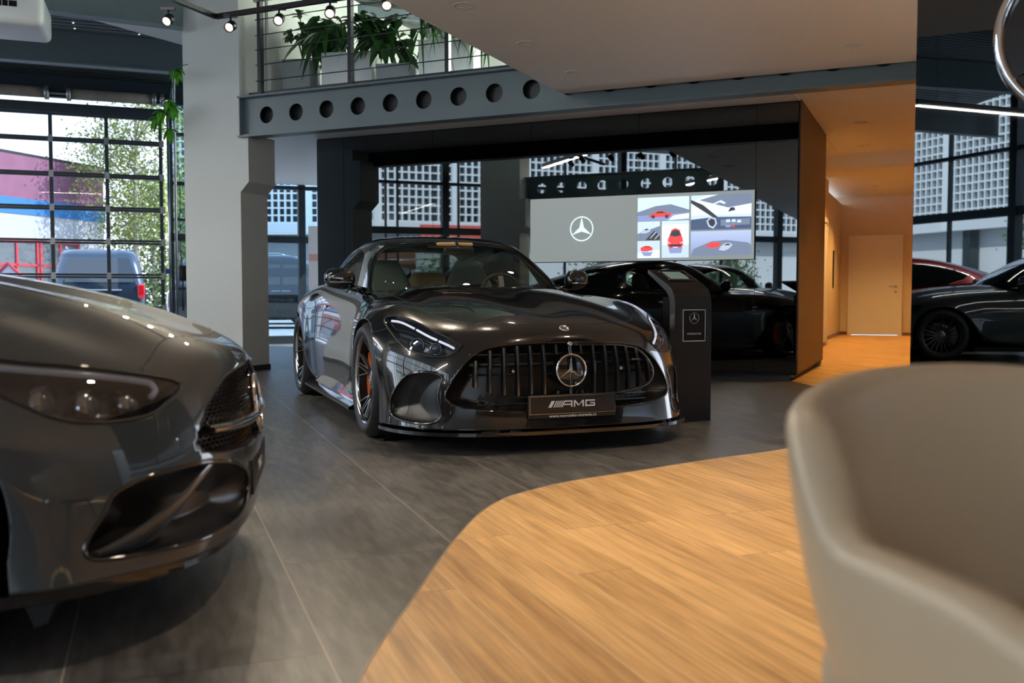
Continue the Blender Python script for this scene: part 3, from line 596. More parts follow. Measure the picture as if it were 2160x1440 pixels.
def base1(b, X):
    MB().box(0, X, .8, 1.0, 0, 3.3, 'render_white').build('ground_wall', b)  # white wall put in so the open ground storey reads bright
    mb = MB(); x = 2.
    while x < X: mb.box(x, x+.35, .3, .7, 0, 3.3, 'grid_glass'); x += 6.16
    mb.build('pillars', b)['kind'] = 'stuff'
    MB().box(X-8, X-2, .70, .78, .3, 2.6, mat('brown_brick_infill', (.30, .12, .07), .8)).build('brick_infill', b)
    mb = MB()
    for k in range(4): mb.prism([(X-9, .9+k*.45), (X-1, .55+k*.45), (X-1, .62+k*.45), (X-9, .97+k*.45)], .2, .3, 'grid_white', axis='y')
    mb.build('ramp_rail', b)
x0, y0, _ = G(-22, -28)
grid_building('office_building', G(-22, -24.9), AG+math.pi/2, 33.9, 3.70, 19, 'white office building with a square concrete grid, mirrored in the black walls', base1)
grid_building('office_building', G(-22, 25.05), AG+math.pi/2, 15.4, 3.70, 16, 'end wing of the grid-clad offices, mirrored in the right pillar beside the star sign', base1)
def base2(b, X):
    MB().box(0, X, .8, 1.0, 0, 3.5, mat('grey_render', (.28, .32, .34), .8)).build('ground_wall', b)
grid_building('office_building', (-14.8, 41, 0), 0, 13, 3.95, 17, 'second grid-clad office block seen through the window between column and black wall', base2)

# purple hall with blue stripe and red windows
ang = math.radians(17)
pb = thing('retail_hall', 'low hall with mauve upper wall, blue stripe and red window frames', 'building', (-13.7, 32, 0), -math.pi/2-ang+0)
# local x runs along the facade towards the camera, local y points away from the showroom
M['mauve'] = bumpy(mat('mauve_cladding', (.27, .11, .185), .7), 20, .05, .01, .1); M['blue_stripe'] = mat('blue_stripe', (.04, .20, .48), .6); M['red_frame'] = mat('red_frame', (.60, .05, .07), .5)
M['grey_wall'] = mat('pale_grey_render', (.50, .52, .55), .8); M['shop_glass'] = mat('shop_glass', (.10, .12, .14), .08, spec=1)
sgn = -1
def bx(mb, x0, x1, d0, d1, z0, z1, m): return mb.box(x0, x1, sgn*d1, sgn*d0, z0, z1, m)
bx(MB(), 0, 8, 0, 10, 3.75, 5.05, 'mauve').build('upper_wall', pb)
bx(MB(), -.05, 8, -.02, 10, 5.05, 5.12, 'frame_dark').build('roof_edge', pb)
bx(MB(), -.05, 8, -.03, .5, 3.28, 3.75, 'blue_stripe').build('stripe', pb)
bx(MB(), 0, 8, 0, 10, 0, 3.28, 'grey_wall').build('lower_wall', pb)
for k in range(3):
    xa = 1.2+k*1.75
    f = MB()
    for z in (0.15, 1.72, 2.45): bx(f, xa, xa+1.65, -.06, 0, z, z+.07, 'red_frame')
    for x in (xa, xa+.80, xa+1.6): bx(f, x, x+.07, -.06, 0, .15, 2.5, 'red_frame')
    q = f.build('window_frame', pb); bx(MB(), xa, xa+1.65, -.02, -.005, .2, 2.5, 'shop_glass').build('pane', q)
tag(MB().prism([(0, 0), (2.6, 0), (2.6, .55), (1.3, 1.72), (0, .55)], 0, .12, 'grey_wall', axis='y').tube([(0, -.02, .55), (1.3, -.02, 1.74), (2.6, -.02, .55)], .05, 'red_frame').build('porch_gable', loc=(-15.0, 26.0, -.02), rotz=-.1), 'small red-edged porch gable in front of the mauve hall', 'canopy')
tag(MB().box(-1.2, 1.2, 0, .05, 0, .5, mat('red_sign_board', (.75, .10, .07), .5)).build('roof_sign', loc=G(-20.8, 3.2, 3.0), rotz=AG+math.pi/2), 'red sign board seen mirrored above the black coupe roof', 'sign')

# ---------------------------------------------------------------- trees
def leaf_mat(name, a, b):
    m = mat(name, a, .6); t = m.node_tree; bs = t.nodes['Principled BSDF']; g = t.nodes.new('ShaderNodeNewGeometry'); r = t.nodes.new('ShaderNodeValToRGB')
    r.color_ramp.elements[0].color = (*a, 1); r.color_ramp.elements[1].color = (*b, 1); t.links.new(g.outputs['Random Per Island'], r.inputs[0]); t.links.new(r.outputs[0], bs.inputs['Base Color'])
    return m
M['birch_leaf'] = leaf_mat('birch_leaves', (.10, .17, .03), (.42, .42, .10)); M['bush_leaf'] = leaf_mat('bush_leaves', (.06, .13, .035), (.20, .26, .06))
M['bark'] = bumpy(mat('pale_bark', (.45, .42, .38), .8), 10, .3, .02, .3)
def tree(name, x, y, h, r, n, leaf, size, label, seed, droop=0.3, trunk=.12, low=.25, group=None):
    rnd = random.Random(seed); root = thing(name, label, 'tree', (x, y, 0), 0, group)
    mb = MB(); pts = [(0, 0, 0), (rnd.uniform(-.1, .1), 0, h*.35), (rnd.uniform(-.2, .2), rnd.uniform(-.2, .2), h*.7), (0, 0, h*.95)]
    mb.tube(pts, [trunk, trunk*.8, trunk*.4, .02], 'bark', 8); cl = []
    for k in range(16):
        a = rnd.uniform(0, 6.28); z = h*(low+(1-low)*rnd.random()); q = r*rnd.uniform(.3, 1)*math.sin(math.pi*min(1, (1.05-z/h+low*.4)))**.5 if z < h*.98 else .2
        e = (q*math.cos(a), q*math.sin(a), z+rnd.uniform(-.1, .3)); cl.append(e); mb.tube([(0, 0, z*.85), (e[0]*.5, e[1]*.5, z*.97), e], [trunk*.3, trunk*.15, .008], 'bark', 5)
    mb.build('trunk', root)
    mb = MB(); vs = []; fs = []
    for i in range(n):
        c = cl[rnd.randrange(len(cl))]; s = r*.42
        p = Vector((c[0]+rnd.gauss(0, s*.6), c[1]+rnd.gauss(0, s*.6), c[2]+rnd.gauss(0, s*.7)-abs(rnd.gauss(0, droop))))
        if p.z < .05: p.z = .05+rnd.random()*.3
        d = Vector((rnd.gauss(0, 1), rnd.gauss(0, 1), rnd.gauss(-.4, .7))).normalized(); q = d.cross(Vector((rnd.gauss(0, 1), rnd.gauss(0, 1), rnd.gauss(0, 1)))).normalized()
        L = size*rnd.uniform(.6, 1.2); o = len(vs); vs += [p-d*L/2, p+q*L*.3, p+d*L/2, p-q*L*.3]; fs.append((o, o+1, o+2, o+3))
    mb.add(vs, fs, leaf); mb.build('foliage', root); return root
tree('birch_tree', -12.2, 31, 7.6, 1.55, 11000, 'birch_leaf', .11, 'tall yellow-green birch beyond the garage door', 3, .7)
tree('birch_tree', -14.4, 38.4, 5.6, 1.9, 6000, 'bush_leaf', .18, 'darker bushy tree low behind the right end of the garage door', 4, .3, low=.1)
tree('bush', -11.6, 32.8, 3.6, 1.3, 3500, 'bush_leaf', .15, 'green bush in the narrow window left of the column', 5, .2, low=.05)
for k, (n, t, h) in enumerate(((-19.5, 9.3, 3.3), (-19.5, 3.5, 1.9), (-19.5, -3, 2.1), (-19.5, -8.5, 2.2), (-20.3, 21, 4.4))):
    x, y, _ = G(n, t); tree('street_tree', x, y, h, 1.4, 2200, 'bush_leaf', .15, 'small street tree outside, seen only mirrored in the black glass', 20+k, .2, low=.15, group='street trees mirrored in the black walls')
# ---------------------------------------------------------------- lamps: the room's own and added ones
M['lamp_glow'] = mat('spot_lamp_glow', (0, 0, 0), emit=(1, .80, .58), est=28)
M['lamp_soft'] = mat('linear_lamp_diffuser', (0, 0, 0), emit=(1, .90, .78), est=1.0)
M['downlight_in'] = mat('downlight_reflector', (.62, .40, .20), .3, metal=.7)
M['downlight_on'] = mat('downlight_lamp', (0, 0, 0), emit=(1, .62, .28), est=9)
def linear(n0, n1, t, lab, energy=60):
    o = thing('linear_lamp', lab, 'lamp', G((n0+n1)/2, t, 3.6), AG, 'linear lamps hung under the hall roof'); h = abs(n1-n0)/2
    MB().box(-h, h, -.035, .035, 0, .07, 'black_satin').build('housing', o); MB().box(-h+.01, h-.01, -.03, .03, -.006, 0, 'lamp_soft').build('diffuser', o)
    for x in (-h*.8, h*.8): MB().tube([(x, 0, .07), (x, 0, 1.14)], .003, 'black_satin', 6).build('suspension_wire', o)
    l = lamp('lamp_light', 'AREA', (0, 0, -.02), energy, (1, .90, .78), o); l.data.shape = 'RECTANGLE'; l.data.size = 2*h; l.data.size_y = .08
    return o
linear(-5.0, -1.1, 6.0, 'linear lamp hung over the left hall, mirrored above the screen', 130)
linear(-8.0, -4.1, 10.8, 'linear lamp hung near the glass front, mirrored in the right pillar', 130)
linear(-3.2, .2, 10.8, 'linear lamp hung between the front beam and the garage door', 60) if False else None
linear(-7.0, -3.2, 1.5, 'unseen linear lamp added behind the camera by the glass front', 130)  # unseen lamp added to give the hall more light

def downlight(u, v, z, lab, on=False, e=0, group='downlights in the low ceiling'):
    o = thing('downlight', lab, 'downlight', B(u, v, z), 0, group)
    MB().lathe([(.052, .05), (.052, -.003), (.072, -.005), (.074, 0)], 'white_plastic', 28).build('ring', o)
    MB().lathe([(0, .045), (.02, .045), (.05, 0.0)], 'downlight_in', 28).lathe([(0, .03), (.024, .03)], 'downlight_on', 20).build('reflector', o)
    if e: lamp('lamp_light', 'SPOT', (0, 0, -.01), e, (1, .80, .58), o, .05, to=(0, 0, -3), cone=92, blend=1); 
    return o
# cut-outs are shallow: the rings sit just under the ceiling board
WARM = 72
for v, lab in ((5.6, 'nearest downlight along the low ceiling edge, cut by the frame top'), (6.62, 'second downlight of the row along the low ceiling edge'), (7.64, 'farthest downlight of the row, next to the steel beam')):
    downlight(-2.86, v, 2.758, lab, e=28)
downlight(-.63, 7.66, 2.758, 'single downlight at the right of the low ceiling above the corridor mouth', e=70)
for i, (u, v) in enumerate(((-.3, 4.9), (.9, 3.2), (2.2, 3.6), (1.6, 5.4), (-.9, 2.6), (-1.0, 3.9), (.4, 6.3))):
    downlight(u, v, 2.758, 'warm downlight over the oak floor, outside the frame', e=WARM, group='downlights over the desks')
for i, (u, v, z) in enumerate(((-.84, 11.5, 2.818), (-.92, 13.3, 2.818), (-1.1, 17.6, 2.958), (-1.15, 19.6, 2.958))):
    downlight(u, v, z, ('nearest', 'second', 'third', 'farthest')[i]+' downlight in the corridor ceiling', e=0, group='downlights in the corridor')
for u, v, z, e in ((.1, 11.0, 2.75, 60), (-.2, 13.2, 2.75, 60), (-.9, 16.5, 2.9, 60), (-.9, 19.6, 2.9, 75), (-1.45, 15.6, 2.9, 16), (-1.7, 18.6, 2.9, 12), (-1.5, 13.0, 2.78, 10)):
    lamp('corridor_light', 'SPOT', B(u, v, z), e*2.3, (1, .56, .18), None, .05, to=B(u, v, 0), cone=120, blend=1)
# unseen area lamps added to brighten the gallery
for u in (-6.0, -3.5, -.5):
    l = lamp('gallery_fill_light', 'AREA', B(u, 11.2, 6.1), 1300, (.95, 1, .92), None, 1.6, to=B(u, 11.2, 0))

# black lamp track with spots
tr = thing('lamp_track', 'black angled lamp track hung at the top left of the picture', 'lamp track', (0, 0, 0))
pA, pB_, pC = B(-5.10, 4.6, 3.03), B(-5.16, 5.88, 3.03), B(-2.9, 5.88, 3.03)
def bar(a, b, wd, h, m):
    a, b = Vector(a), Vector(b); d = (b-a).normalized(); s = d.cross(Vector((0, 0, 1))).normalized()*wd/2; u = Vector((0, 0, h/2))
    vs = [p+x*s+y*u for p in (a, b) for x, y in ((-1, -1), (1, -1), (1, 1), (-1, 1))]
    return vs, [(0, 1, 2, 3), (7, 6, 5, 4), (0, 4, 5, 1), (1, 5, 6, 2), (2, 6, 7, 3), (3, 7, 4, 0)], m
mb = MB(); mb.add(*bar(pA, pB_, .035, .035, 'black_matt')); mb.add(*bar(pB_, pC, .035, .035, 'black_matt')); mb.build('rail', tr)
for p in (B(-5.12, 5.2, 3.03), B(-4.75, 5.88, 3.03), B(-4.1, 5.88, 3.03), B(-3.4, 5.88, 3.03)): MB().tube([p, (p[0], p[1], 4.75)], .0025, 'black_satin', 5).build('suspension_wire', tr)
def track_spot(p, aim, lab, e=30):
    o = thing('track_spot', lab, 'spotlight', p, 0, 'spots on the black lamp track')
    d = (Vector(aim)-Vector(p)).normalized(); R = d.to_track_quat('Z', 'Y').to_matrix().to_4x4()
    mb = MB(); mb.X = Matrix.Translation((0, 0, -.09)) @ R
    mb.lathe([(0, -.045), (.032, -.045), (.038, -.035), (.038, .045), (.034, .045), (.030, .035)], 'black_satin', 28); mb.build('lamp_head', o)
    mb = MB(); mb.X = Matrix.Translation((0, 0, -.09)) @ R
    mb.lathe([(0, .034), (.026, .034)], 'lamp_glow', 24).build('lamp_glass', o)
    MB().tube([(0, 0, -.06), (0, 0, -.01)], .008, 'black_satin').box(-.05, .05, -.02, .02, -.02, .0, 'black_satin').build('bracket', o)
    l = lamp('lamp_light', 'SPOT', Vector((0, 0, -.09))+d*.05, e, (1, .82, .6), o, .03, cone=60, blend=.6)
    l.rotation_euler = (-d).to_track_quat('Z', 'Y').to_euler()
    return o
track_spot(B(-5.33, 5.55, 3.03), B(-4.0, 1.5, .3), 'spot on the short arm of the track, upper left')
track_spot(B(-5.16+.14, 5.88, 3.03), B(-3.5, 1.5, .6), 'spot right at the bend of the track, lowest in the picture')
track_spot(B(-4.56, 5.88, 3.03), B(-3.0, 2.5, .7), 'spot in front of the left gallery railing post')
track_spot(B(-4.10, 5.88, 3.03), B(-2.5, 3.0, .7), 'spot in front of the large leafy plant')
track_spot(B(-3.62, 5.88, 3.03), B(-2.0, 3.5, .7), 'rightmost spot on the track, by the low ceiling edge')

# ---------------------------------------------------------------- gallery railing
rl = thing('gallery_railing', 'black railing with thin horizontal rods along the gallery edge', 'railing', B(0, 8.60), AB)
for u in (-6.93, -5.74, -4.575, -3.4):
    MB().box(u-.022, u+.022, -.03, .03, 3.05, 4.12, 'steel_black').build('post', rl)
for z in (3.24, 3.415, 3.58, 3.74, 3.91):
    MB().tube([(-6.97, -.035, z), (-3.0, -.035, z)], .006, 'steel_black', 8).build('rod', rl)
MB().tube([(-6.99, -.02, 4.13), (-3.0, -.02, 4.13)], .024, 'silver', 14).build('handrail', rl)

# ---------------------------------------------------------------- planters and plants on the gallery
M['leaf_dark'] = leaf_mat('dark_glossy_leaves', (.014, .06, .010), (.045, .16, .03)); M['leaf_bright'] = leaf_mat('bright_leaves', (.05, .24, .015), (.12, .44, .03))
M['leaf_dark'].node_tree.nodes['Principled BSDF'].inputs['Roughness'].default_value = .35
M['planter_grey'] = mat('grey_planter', (.30, .33, .33), .5); M['soil'] = mat('soil', (.02, .012, .008), .9)
LEAF_Z = -9
def leaf(mb, base, d, L, W, m, droop=.4, up=Vector((0, 0, 1))):
    """pointed leaf, folded along its rib and bending down"""
    d = Vector(d).normalized(); s = d.cross(up); s = s.normalized() if s.length > .01 else Vector((1, 0, 0)); n = s.cross(d); vs = []; fs = []; K = 5
    for i in range(K+1):
        t = i/K; w_ = W*.5*math.sin(math.pi*min(1, t*.93+.07))**.8*(1-t*.35); p = Vector(base)+d*L*t-Vector((0, 0, 1))*droop*L*t*t; p.z = max(p.z, LEAF_Z)
        vs += [p+s*w_+n*w_*.25, p, p-s*w_+n*w_*.25]
    for i in range(K): a = 3*i; fs += [(a, a+1, a+4, a+3), (a+1, a+2, a+5, a+4)]
    mb.add(vs, fs, m, True)
def planter(u, v, w_, d_, h, m, lab):
    mb = MB().bbox(-w_/2, w_/2, -d_/2, d_/2, 0, h, m, .008).box(-w_/2+.02, w_/2-.02, -d_/2+.02, d_/2-.02, h, h+.002, 'soil')
    return tag(mb.build('planter', loc=B(u, v, 3.02), rotz=AB+.25), lab, 'planter')
def plant(name, u, v, z, n, spread, h, L, W, m, lab, seed, stems=9, droop=.5, narrow=False):
    global LEAF_Z
    LEAF_Z = 3.05-z
    rnd = random.Random(seed); root = thing(name, lab, 'plant', B(u, v, z), AB)
    st = MB(); lf = MB(); tips = []
    for k in range(stems):
        a = rnd.uniform(0, 6.28); q = spread*rnd.uniform(.2, 1); e = Vector((q*math.cos(a), q*.7*math.sin(a), h*rnd.uniform(.45, 1)-q*.35*droop*2)); c = Vector((e.x*.35, e.y*.35, max(e.z, h*.5)*.8))
        st.tube([(0, 0, 0), c, e], [.009, .007, .004], m, 6); tips.append((c, e))
    for i in range(n):
        c, e = tips[i % stems]; t = rnd.uniform(.2, 1.05); p = c.lerp(e, t); a = rnd.uniform(0, 6.28); out = Vector((math.cos(a), math.sin(a)*.7, rnd.uniform(-.5, .6)))+(e-c).normalized()*.5
        leaf(lf, p, out, L*rnd.uniform(.6, 1.15), W*rnd.uniform(.7, 1.1), m, droop*rnd.uniform(.5, 1.5))
    st.build('stems', root); lf.build('foliage', root); return root
planter(-6.84, 9.22, .34, .34, .56, 'planter_grey', 'small grey square planter at the left end of the gallery railing')
planter(-6.22, 9.35, .60, .40, .60, 'white_plastic', 'white planter behind the middle railing post')
planter(-5.0, 9.45, .62, .40, .64, 'white_plastic', 'tall white planter at the right of the gallery')
plant('rubber_plant', -6.80, 9.2, 3.6, 120, .22, .55, .12, .07, 'leaf_dark', 'small-leaved dark plant in the grey planter', 1, 9, .25)
plant('peace_lily', -6.25, 9.2, 3.66, 135, .72, .62, .33, .125, 'leaf_dark', 'big broad-leaved plant spilling over the white planter', 2, 22, .75)
plant('peace_lily', -5.60, 9.2, 3.45, 60, .36, .60, .34, .12, 'leaf_dark', 'second broad-leaved plant right of the middle railing post', 8, 12, .8)
plant('arching_palm', -4.92, 9.35, 3.72, 190, .52, .55, .34, .035, 'leaf_dark', 'narrow-leaved arching plant over the right white planter', 5, 22, .9)
planter(-5.62, 9.35, .40, .34, .42, 'planter_grey', 'low grey planter between the two white ones')
# gallery furniture
tag(MB().bbox(-.35, .35, -.25, .25, .0, .46, 'black_matt', .03).build('black_cabinet', loc=B(-6.6, 10.1, 3.03), rotz=AB), 'low black cabinet behind the grey planter on the gallery', 'cabinet')
ch = thing('cantilever_chair', 'steel-tube chair with black seat on the gallery', 'chair', B(-5.3, 10.2, 3.03), AB+.6)
MB().tube([(-.25, .25, .02), (-.25, -.25, .02), (-.25, -.28, .3), (-.25, -.25, .62), (-.25, .1, .66), (-.25, .22, .62)], .012, 'chrome').tube([(.25, .25, .02), (.25, -.25, .02), (.25, -.28, .3), (.25, -.25, .62), (.25, .1, .66), (.25, .22, .62)], .012, 'chrome').tube([(-.25, .25, .02), (.25, .25, .02)], .012, 'chrome').build('frame', ch)
MB().bbox(-.24, .24, -.25, .24, .40, .46, 'black_matt', .02).build('seat', ch); MB().bbox(-.24, .24, .22, .27, .46, .86, 'black_matt', .02).build('backrest', ch)
# hanging vine left of the column
LEAF_Z = -9
rnd = random.Random(9); root = thing('hanging_vine', 'bright green vine hanging beside the upper column', 'plant', B(-7.95, 8.3, 2.27), AB)
st = MB(); lf = MB(); pth = [(.16, .1, 1.2), (.12, -.02, 1.15), (.09, -.03, 1.1), (.02, -.05, .75), (-.08, -.05, .55), (.06, -.05, .40)]
st.tube(pth, .006, 'leaf_dark', 6).tube([(.02, -.05, .75), (-.14, -.06, .62), (-.20, -.06, .45)], .005, 'leaf_dark', 6)
for c in ((.10, 0, 1.12), (.02, -.05, .78), (.08, -.04, .70), (-.16, -.06, .60), (-.10, -.06, .66), (.02, -.05, .46)):
    for i in range(7):
        a = i/7*6.28+rnd.random()*.5; leaf(lf, c, (math.cos(a)*.8, math.sin(a)*.3-.1, -.25+.5*math.sin(a*2)), .115, .075, 'leaf_bright', .6)
st.build('stems', root); lf.build('foliage', root)

# ---------------------------------------------------------------- air conditioner
ac = thing('ceiling_air_conditioner', 'white ceiling-hung air conditioner at the upper left corner', 'air conditioner', (-4.78, 9.05, 3.34), .35)
MB().bbox(-1.0, .38, -.34, .34, 0, .30, 'white_plastic', .06, 5).build('casing', ac)
mb = MB().box(-.92, .16, -.345, -.335, .155, .26, 'black_matt')
for k in range(20): mb.box(-.9+k*.052, -.895+k*.052, -.352, -.342, .155, .26, 'white_plastic')
mb.box(-.92, .16, -.352, -.342, .205, .21, 'white_plastic').build('outlet_grille', ac)
MB().bbox(-.72, -.22, -.37, -.345, .11, .18, 'black_satin', .004).build('sensor_bar', ac)
for x in (-.8, .28): MB().tube([(x, .1, .29), (x, .1, 1.40)], .003, 'black_satin', 6).build('suspension_wire', ac)

# ---------------------------------------------------------------- screen on the black wall
M['scr_grey'] = mat('screen_grey', (.05, .05, .05), .35, emit=(.19, .215, .21), est=.75)
def E_(name, c, s=.82): return mat(name, (.02, .02, .02), .35, emit=c, est=s)
M['s_sky'] = E_('screen_pale_sky', (.55, .70, .92)); M['s_white'] = E_('screen_white', (.72, .82, .95)); M['s_blue'] = E_('screen_slate_blue', (.22, .29, .55)); M['s_navy'] = E_('screen_navy', (.05, .08, .17)); M['s_dark'] = E_('screen_dark', (.02, .025, .035)); M['s_red'] = E_('screen_red', (.75, .05, .05)); M['s_red2'] = E_('screen_dark_red', (.35, .02, .03)); M['s_mid'] = E_('screen_blue_grey', (.16, .20, .30)); M['s_star'] = E_('screen_star', (.66, .86, .92)); M['s_silver'] = E_('screen_silver', (.45, .52, .66)); M['s_border'] = E_('screen_border', (.20, .23, .23))
def _grad(m, c0, c1, axis='Z', lo=1.24, hi=1.93):
    t = m.node_tree; b = t.nodes['Principled BSDF']; tc = t.nodes.new('ShaderNodeTexCoord'); s = t.nodes.new('ShaderNodeSeparateXYZ'); mr = t.nodes.new('ShaderNodeMapRange'); mr.inputs['From Min'].default_value = lo; mr.inputs['From Max'].default_value = hi
    r = t.nodes.new('ShaderNodeValToRGB'); r.color_ramp.elements[0].color = (*c0, 1); r.color_ramp.elements[1].color = (*c1, 1)
    t.links.new(tc.outputs['Object'], s.inputs[0]); t.links.new(s.outputs[axis], mr.inputs[0]); t.links.new(mr.outputs[0], r.inputs[0]); t.links.new(r.outputs[0], b.inputs['Emission Color'])
scr = thing('video_wall', 'wide video wall with grey half and collage of red cars on the black wall', 'screen', B(0, 9.85), AB)
SX0, SXM, SX1 = -4.185, -2.947, -1.718; Z0, Z1 = 1.235, 1.935
MB().box(SX0-.004, SX1+.004, -.034, -.004, Z0-.006, Z1+.006, 'black_matt').build('frame', scr)
MB().box(SX0, SXM-.001, -.037, -.034, Z0, Z1, 'scr_grey').build('display_panel', scr)
p2 = MB().box(SXM+.001, SX1, -.037, -.034, Z0, Z1, 's_border').build('display_panel', scr)
mb = MB(); mb.X = Matrix.Translation((-3.575, -.0375, 1.592)) @ Matrix.Rotation(-math.pi/2, 4, 'Z'); star_points(mb, .136, 's_star', .003, .22, .10); mb.build('star_logo', scr)
# collage: flat shapes laid on the second panel, x to the right, z up (local metres)
def pic(name, x0, x1, z0, z1, shapes, sky=('s_sky', None)):
    mb = MB(); y = -.0385; mb.add([(x0, y, z0), (x1, y, z0), (x1, y, z1), (x0, y, z1)], [(0, 1, 2, 3)], sky[0])
    for k, (m, pts) in enumerate(shapes):
        mb.add([(x0+(x1-x0)*a, y-.0004*(k+1), z0+(z1-z0)*b) for a, b in pts], [tuple(range(len(pts)))], m)
    return mb.build(name, scr)
M['pic_a'] = E_('picture_sky_gradient', (.5, .6, .9)); _grad(M['pic_a'], (.20, .26, .55), (.75, .88, 1.0))
M['pic_b'] = E_('picture_floor_gradient', (.5, .6, .9)); _grad(M['pic_b'], (.50, .62, .85), (.62, .78, .95))
def car_side(x, z, s, m='s_red', flip=1):
    P = [(0, .05), (.02, .28), (.20, .38), (.36, .62), (.62, .64), (.84, .42), (.98, .36), (1, .08)]; P = [(x+s*((a if flip > 0 else 1-a)), z+s*1.05*b) for a, b in P]
    Wn = [(.30, .40), (.40, .56), (.60, .58), (.74, .42)]; Wn = [(x+s*(a if flip > 0 else 1-a), z+s*1.05*b) for a, b in Wn]
    def circ(c, r): return [(x+s*((c if flip > 0 else 1-c))+s*r*math.cos(t*.7854), z+s*.10+s*r*2.0*math.sin(t*.7854)) for t in range(8)]
    return [(m, P), ('s_dark', Wn), ('s_dark', circ(.2, .085)), ('s_dark', circ(.8, .085))]
cx = lambda px: SXM+(px-1347)/(1593-1347)*(SX1-SXM)
pic('picture', cx(1348), cx(1459), 1.655, 1.900, [('s_mid', [(0, .38), (.35, .62), (.65, .68), (1, .42), (1, .2), (0, .05)]), ('s_blue', [(0, 0), (0, .22), (1, .30), (1, 0)]), ('s_white', [(.6, .0), (.7, .2), (1, .28), (1, .05)])]+car_side(.22, .12, .44), ('pic_b',))
pic('picture', cx(1463), cx(1587), 1.545, 1.900, [('s_white', [(0, .42), (0, .8), (.25, 1), (1, 1), (1, .42)]), ('s_mid', [(.14, .86), (.45, 1), (1, 1), (1, .72), (.62, .62)]), ('s_dark', [(0, .78), (0, .88), (.20, .72), (.45, .36), (.38, .34)]), ('s_navy', [(0, 0), (0, .30), (.40, .36), (1, .34), (1, 0)]), ('s_mid', [(.5, .1), (.5, .28), (.98, .3), (.98, .12)]), ('s_white', [(.33, .72), (.5, .84), (.58, .76), (.56, .72), (.48, .78), (.36, .70)]), ('s_dark', [(.62, .5), (.66, .62), (.72, .62), (.74, .54)]), ('s_silver', [(.30, .08), (.26, .24), (.33, .38), (.42, .32), (.44, .16), (.38, .02)]), ('s_dark', [(.32, .12), (.29, .24), (.34, .32), (.40, .28), (.41, .16), (.37, .08)]), ('s_sky', [(.58, .2), (.60, .28), (.65, .28), (.66, .2)]), ('s_sky', [(.68, .2), (.69, .28), (.74, .28), (.75, .2)]), ('s_sky', [(.77, .18), (.78, .26), (.83, .26), (.84, .18)]), ('s_red', [(.69, .05), (.69, .12), (.73, .12), (.73, .05)]), ('s_blue', [(.58, .05), (.58, .12), (.67, .12), (.67, .05)])], ('s_sky',))
pic('picture', cx(1348), cx(1397), 1.450, 1.648, [('s_mid', [(0, 0), (0, .35), (1, .75), (1, 0)]), ('s_silver', [(.15, .45), (.25, .58), (.42, .66), (.55, .60), (.58, .48), (.4, .38), (.2, .36)]), ('s_dark', [(.30, .56), (.42, .62), (.50, .58), (.40, .52)]), ('s_dark', [(.35, 0), (.75, .5), (1, .25), (1, 0)]), ('s_silver', [(.55, .1), (.6, .1), (.85, .42), (.8, .44)]), ('s_silver', [(.75, .05), (.8, .05), (.98, .28), (.95, .32)])], ('pic_b',))
pic('picture', cx(1348), cx(1397), 1.262, 1.443, [('s_white', [(0, 0), (0, .3), (1, .5), (1, 0)]), ('s_red', [(.13, .50), (.16, .62), (.35, .72), (.55, .70), (.68, .60), (.68, .46), (.45, .38), (.2, .40)]), ('s_red2', [(.28, .62), (.36, .68), (.53, .67), (.58, .60)]), ('s_blue', [(.16, .36), (.6, .34), (.7, .4), (.6, .12), (.3, .12)])], ('pic_b',))
pic('picture', cx(1401), cx(1459), 1.262, 1.648, [('s_white', [(0, .35), (0, .9), (1, .9), (1, .35)]), ('s_blue', [(.3, .12), (.72, .12), (.78, .28), (.25, .28)]), ('s_red', [(.22, .32), (.23, .50), (.30, .62), (.36, .75), (.50, .80), (.66, .75), (.72, .62), (.78, .50), (.79, .32), (.70, .26), (.30, .26)]), ('s_dark', [(.30, .60), (.38, .72), (.50, .75), (.64, .72), (.71, .60), (.50, .57)]), ('s_dark', [(.28, .30), (.30, .36), (.72, .36), (.73, .30)]), ('s_white', [(.42, .27), (.42, .29), (.60, .29), (.60, .27)]), ('s_white', [(.24, .40), (.24, .43), (.36, .38)]), ('s_white', [(.77, .40), (.77, .43), (.66, .38)])], ('pic_b',))
pic('picture', cx(1463), cx(1587), 1.278, 1.530, [('s_mid', [(0, 0), (.05, .28), (.35, .58), (.6, .62), (.95, .5), (1, .4), (1, 0)]), ('s_red', [(.26, .36), (.28, .46), (.36, .54), (.46, .54), (.52, .46), (.46, .34), (.34, .30)]), ('s_silver', [(.47, .22), (.50, .36), (.58, .50), (.66, .50), (.70, .42), (.64, .26), (.56, .18)]), ('s_dark', [(.56, .40), (.60, .47), (.65, .47), (.66, .41)])], ('pic_a',))

# ---------------------------------------------------------------- kiosk stele
ks = thing('info_kiosk', 'black stele with tilted tablet and framed emblem card beside the coupe', 'kiosk', G(3.335, 5.65), AG)
prof = [(0.0, 0.0), (0.0, .80), (.012, .865), (.045, .915), (.10, .945), (.38, 1.055), (.385, 1.03), (.13, .905), (.085, .865), (.07, .81), (.07, 0.0)]
W_ = .29
n = len(prof)
mb = MB()
for a in range(n): pass
vs = [(0.0, y, z) for y, z in prof]+[(W_, y, z) for y, z in prof]
mb.add(vs, [(i, (i+1) % n, n+(i+1) % n, n+i) for i in range(n)], 'black_satin', False)
q = [(0, 10, 9), (0, 9, 1), (1, 9, 8, 2), (2, 8, 7, 3), (3, 7, 6, 4), (4, 6, 5)]
q = [(0, 1, 9, 10), (1, 2, 8, 9), (2, 3, 7, 8), (3, 4, 7), (4, 5, 6, 7)]
mb.add(vs[:n], q, 'silver'); mb.add(vs[n:], [tuple(reversed(f)) for f in q], 'black_satin'); mb.box(.012, W_-.012, .07, .30, 0, .05, 'silver').build('bent_panel', ks)
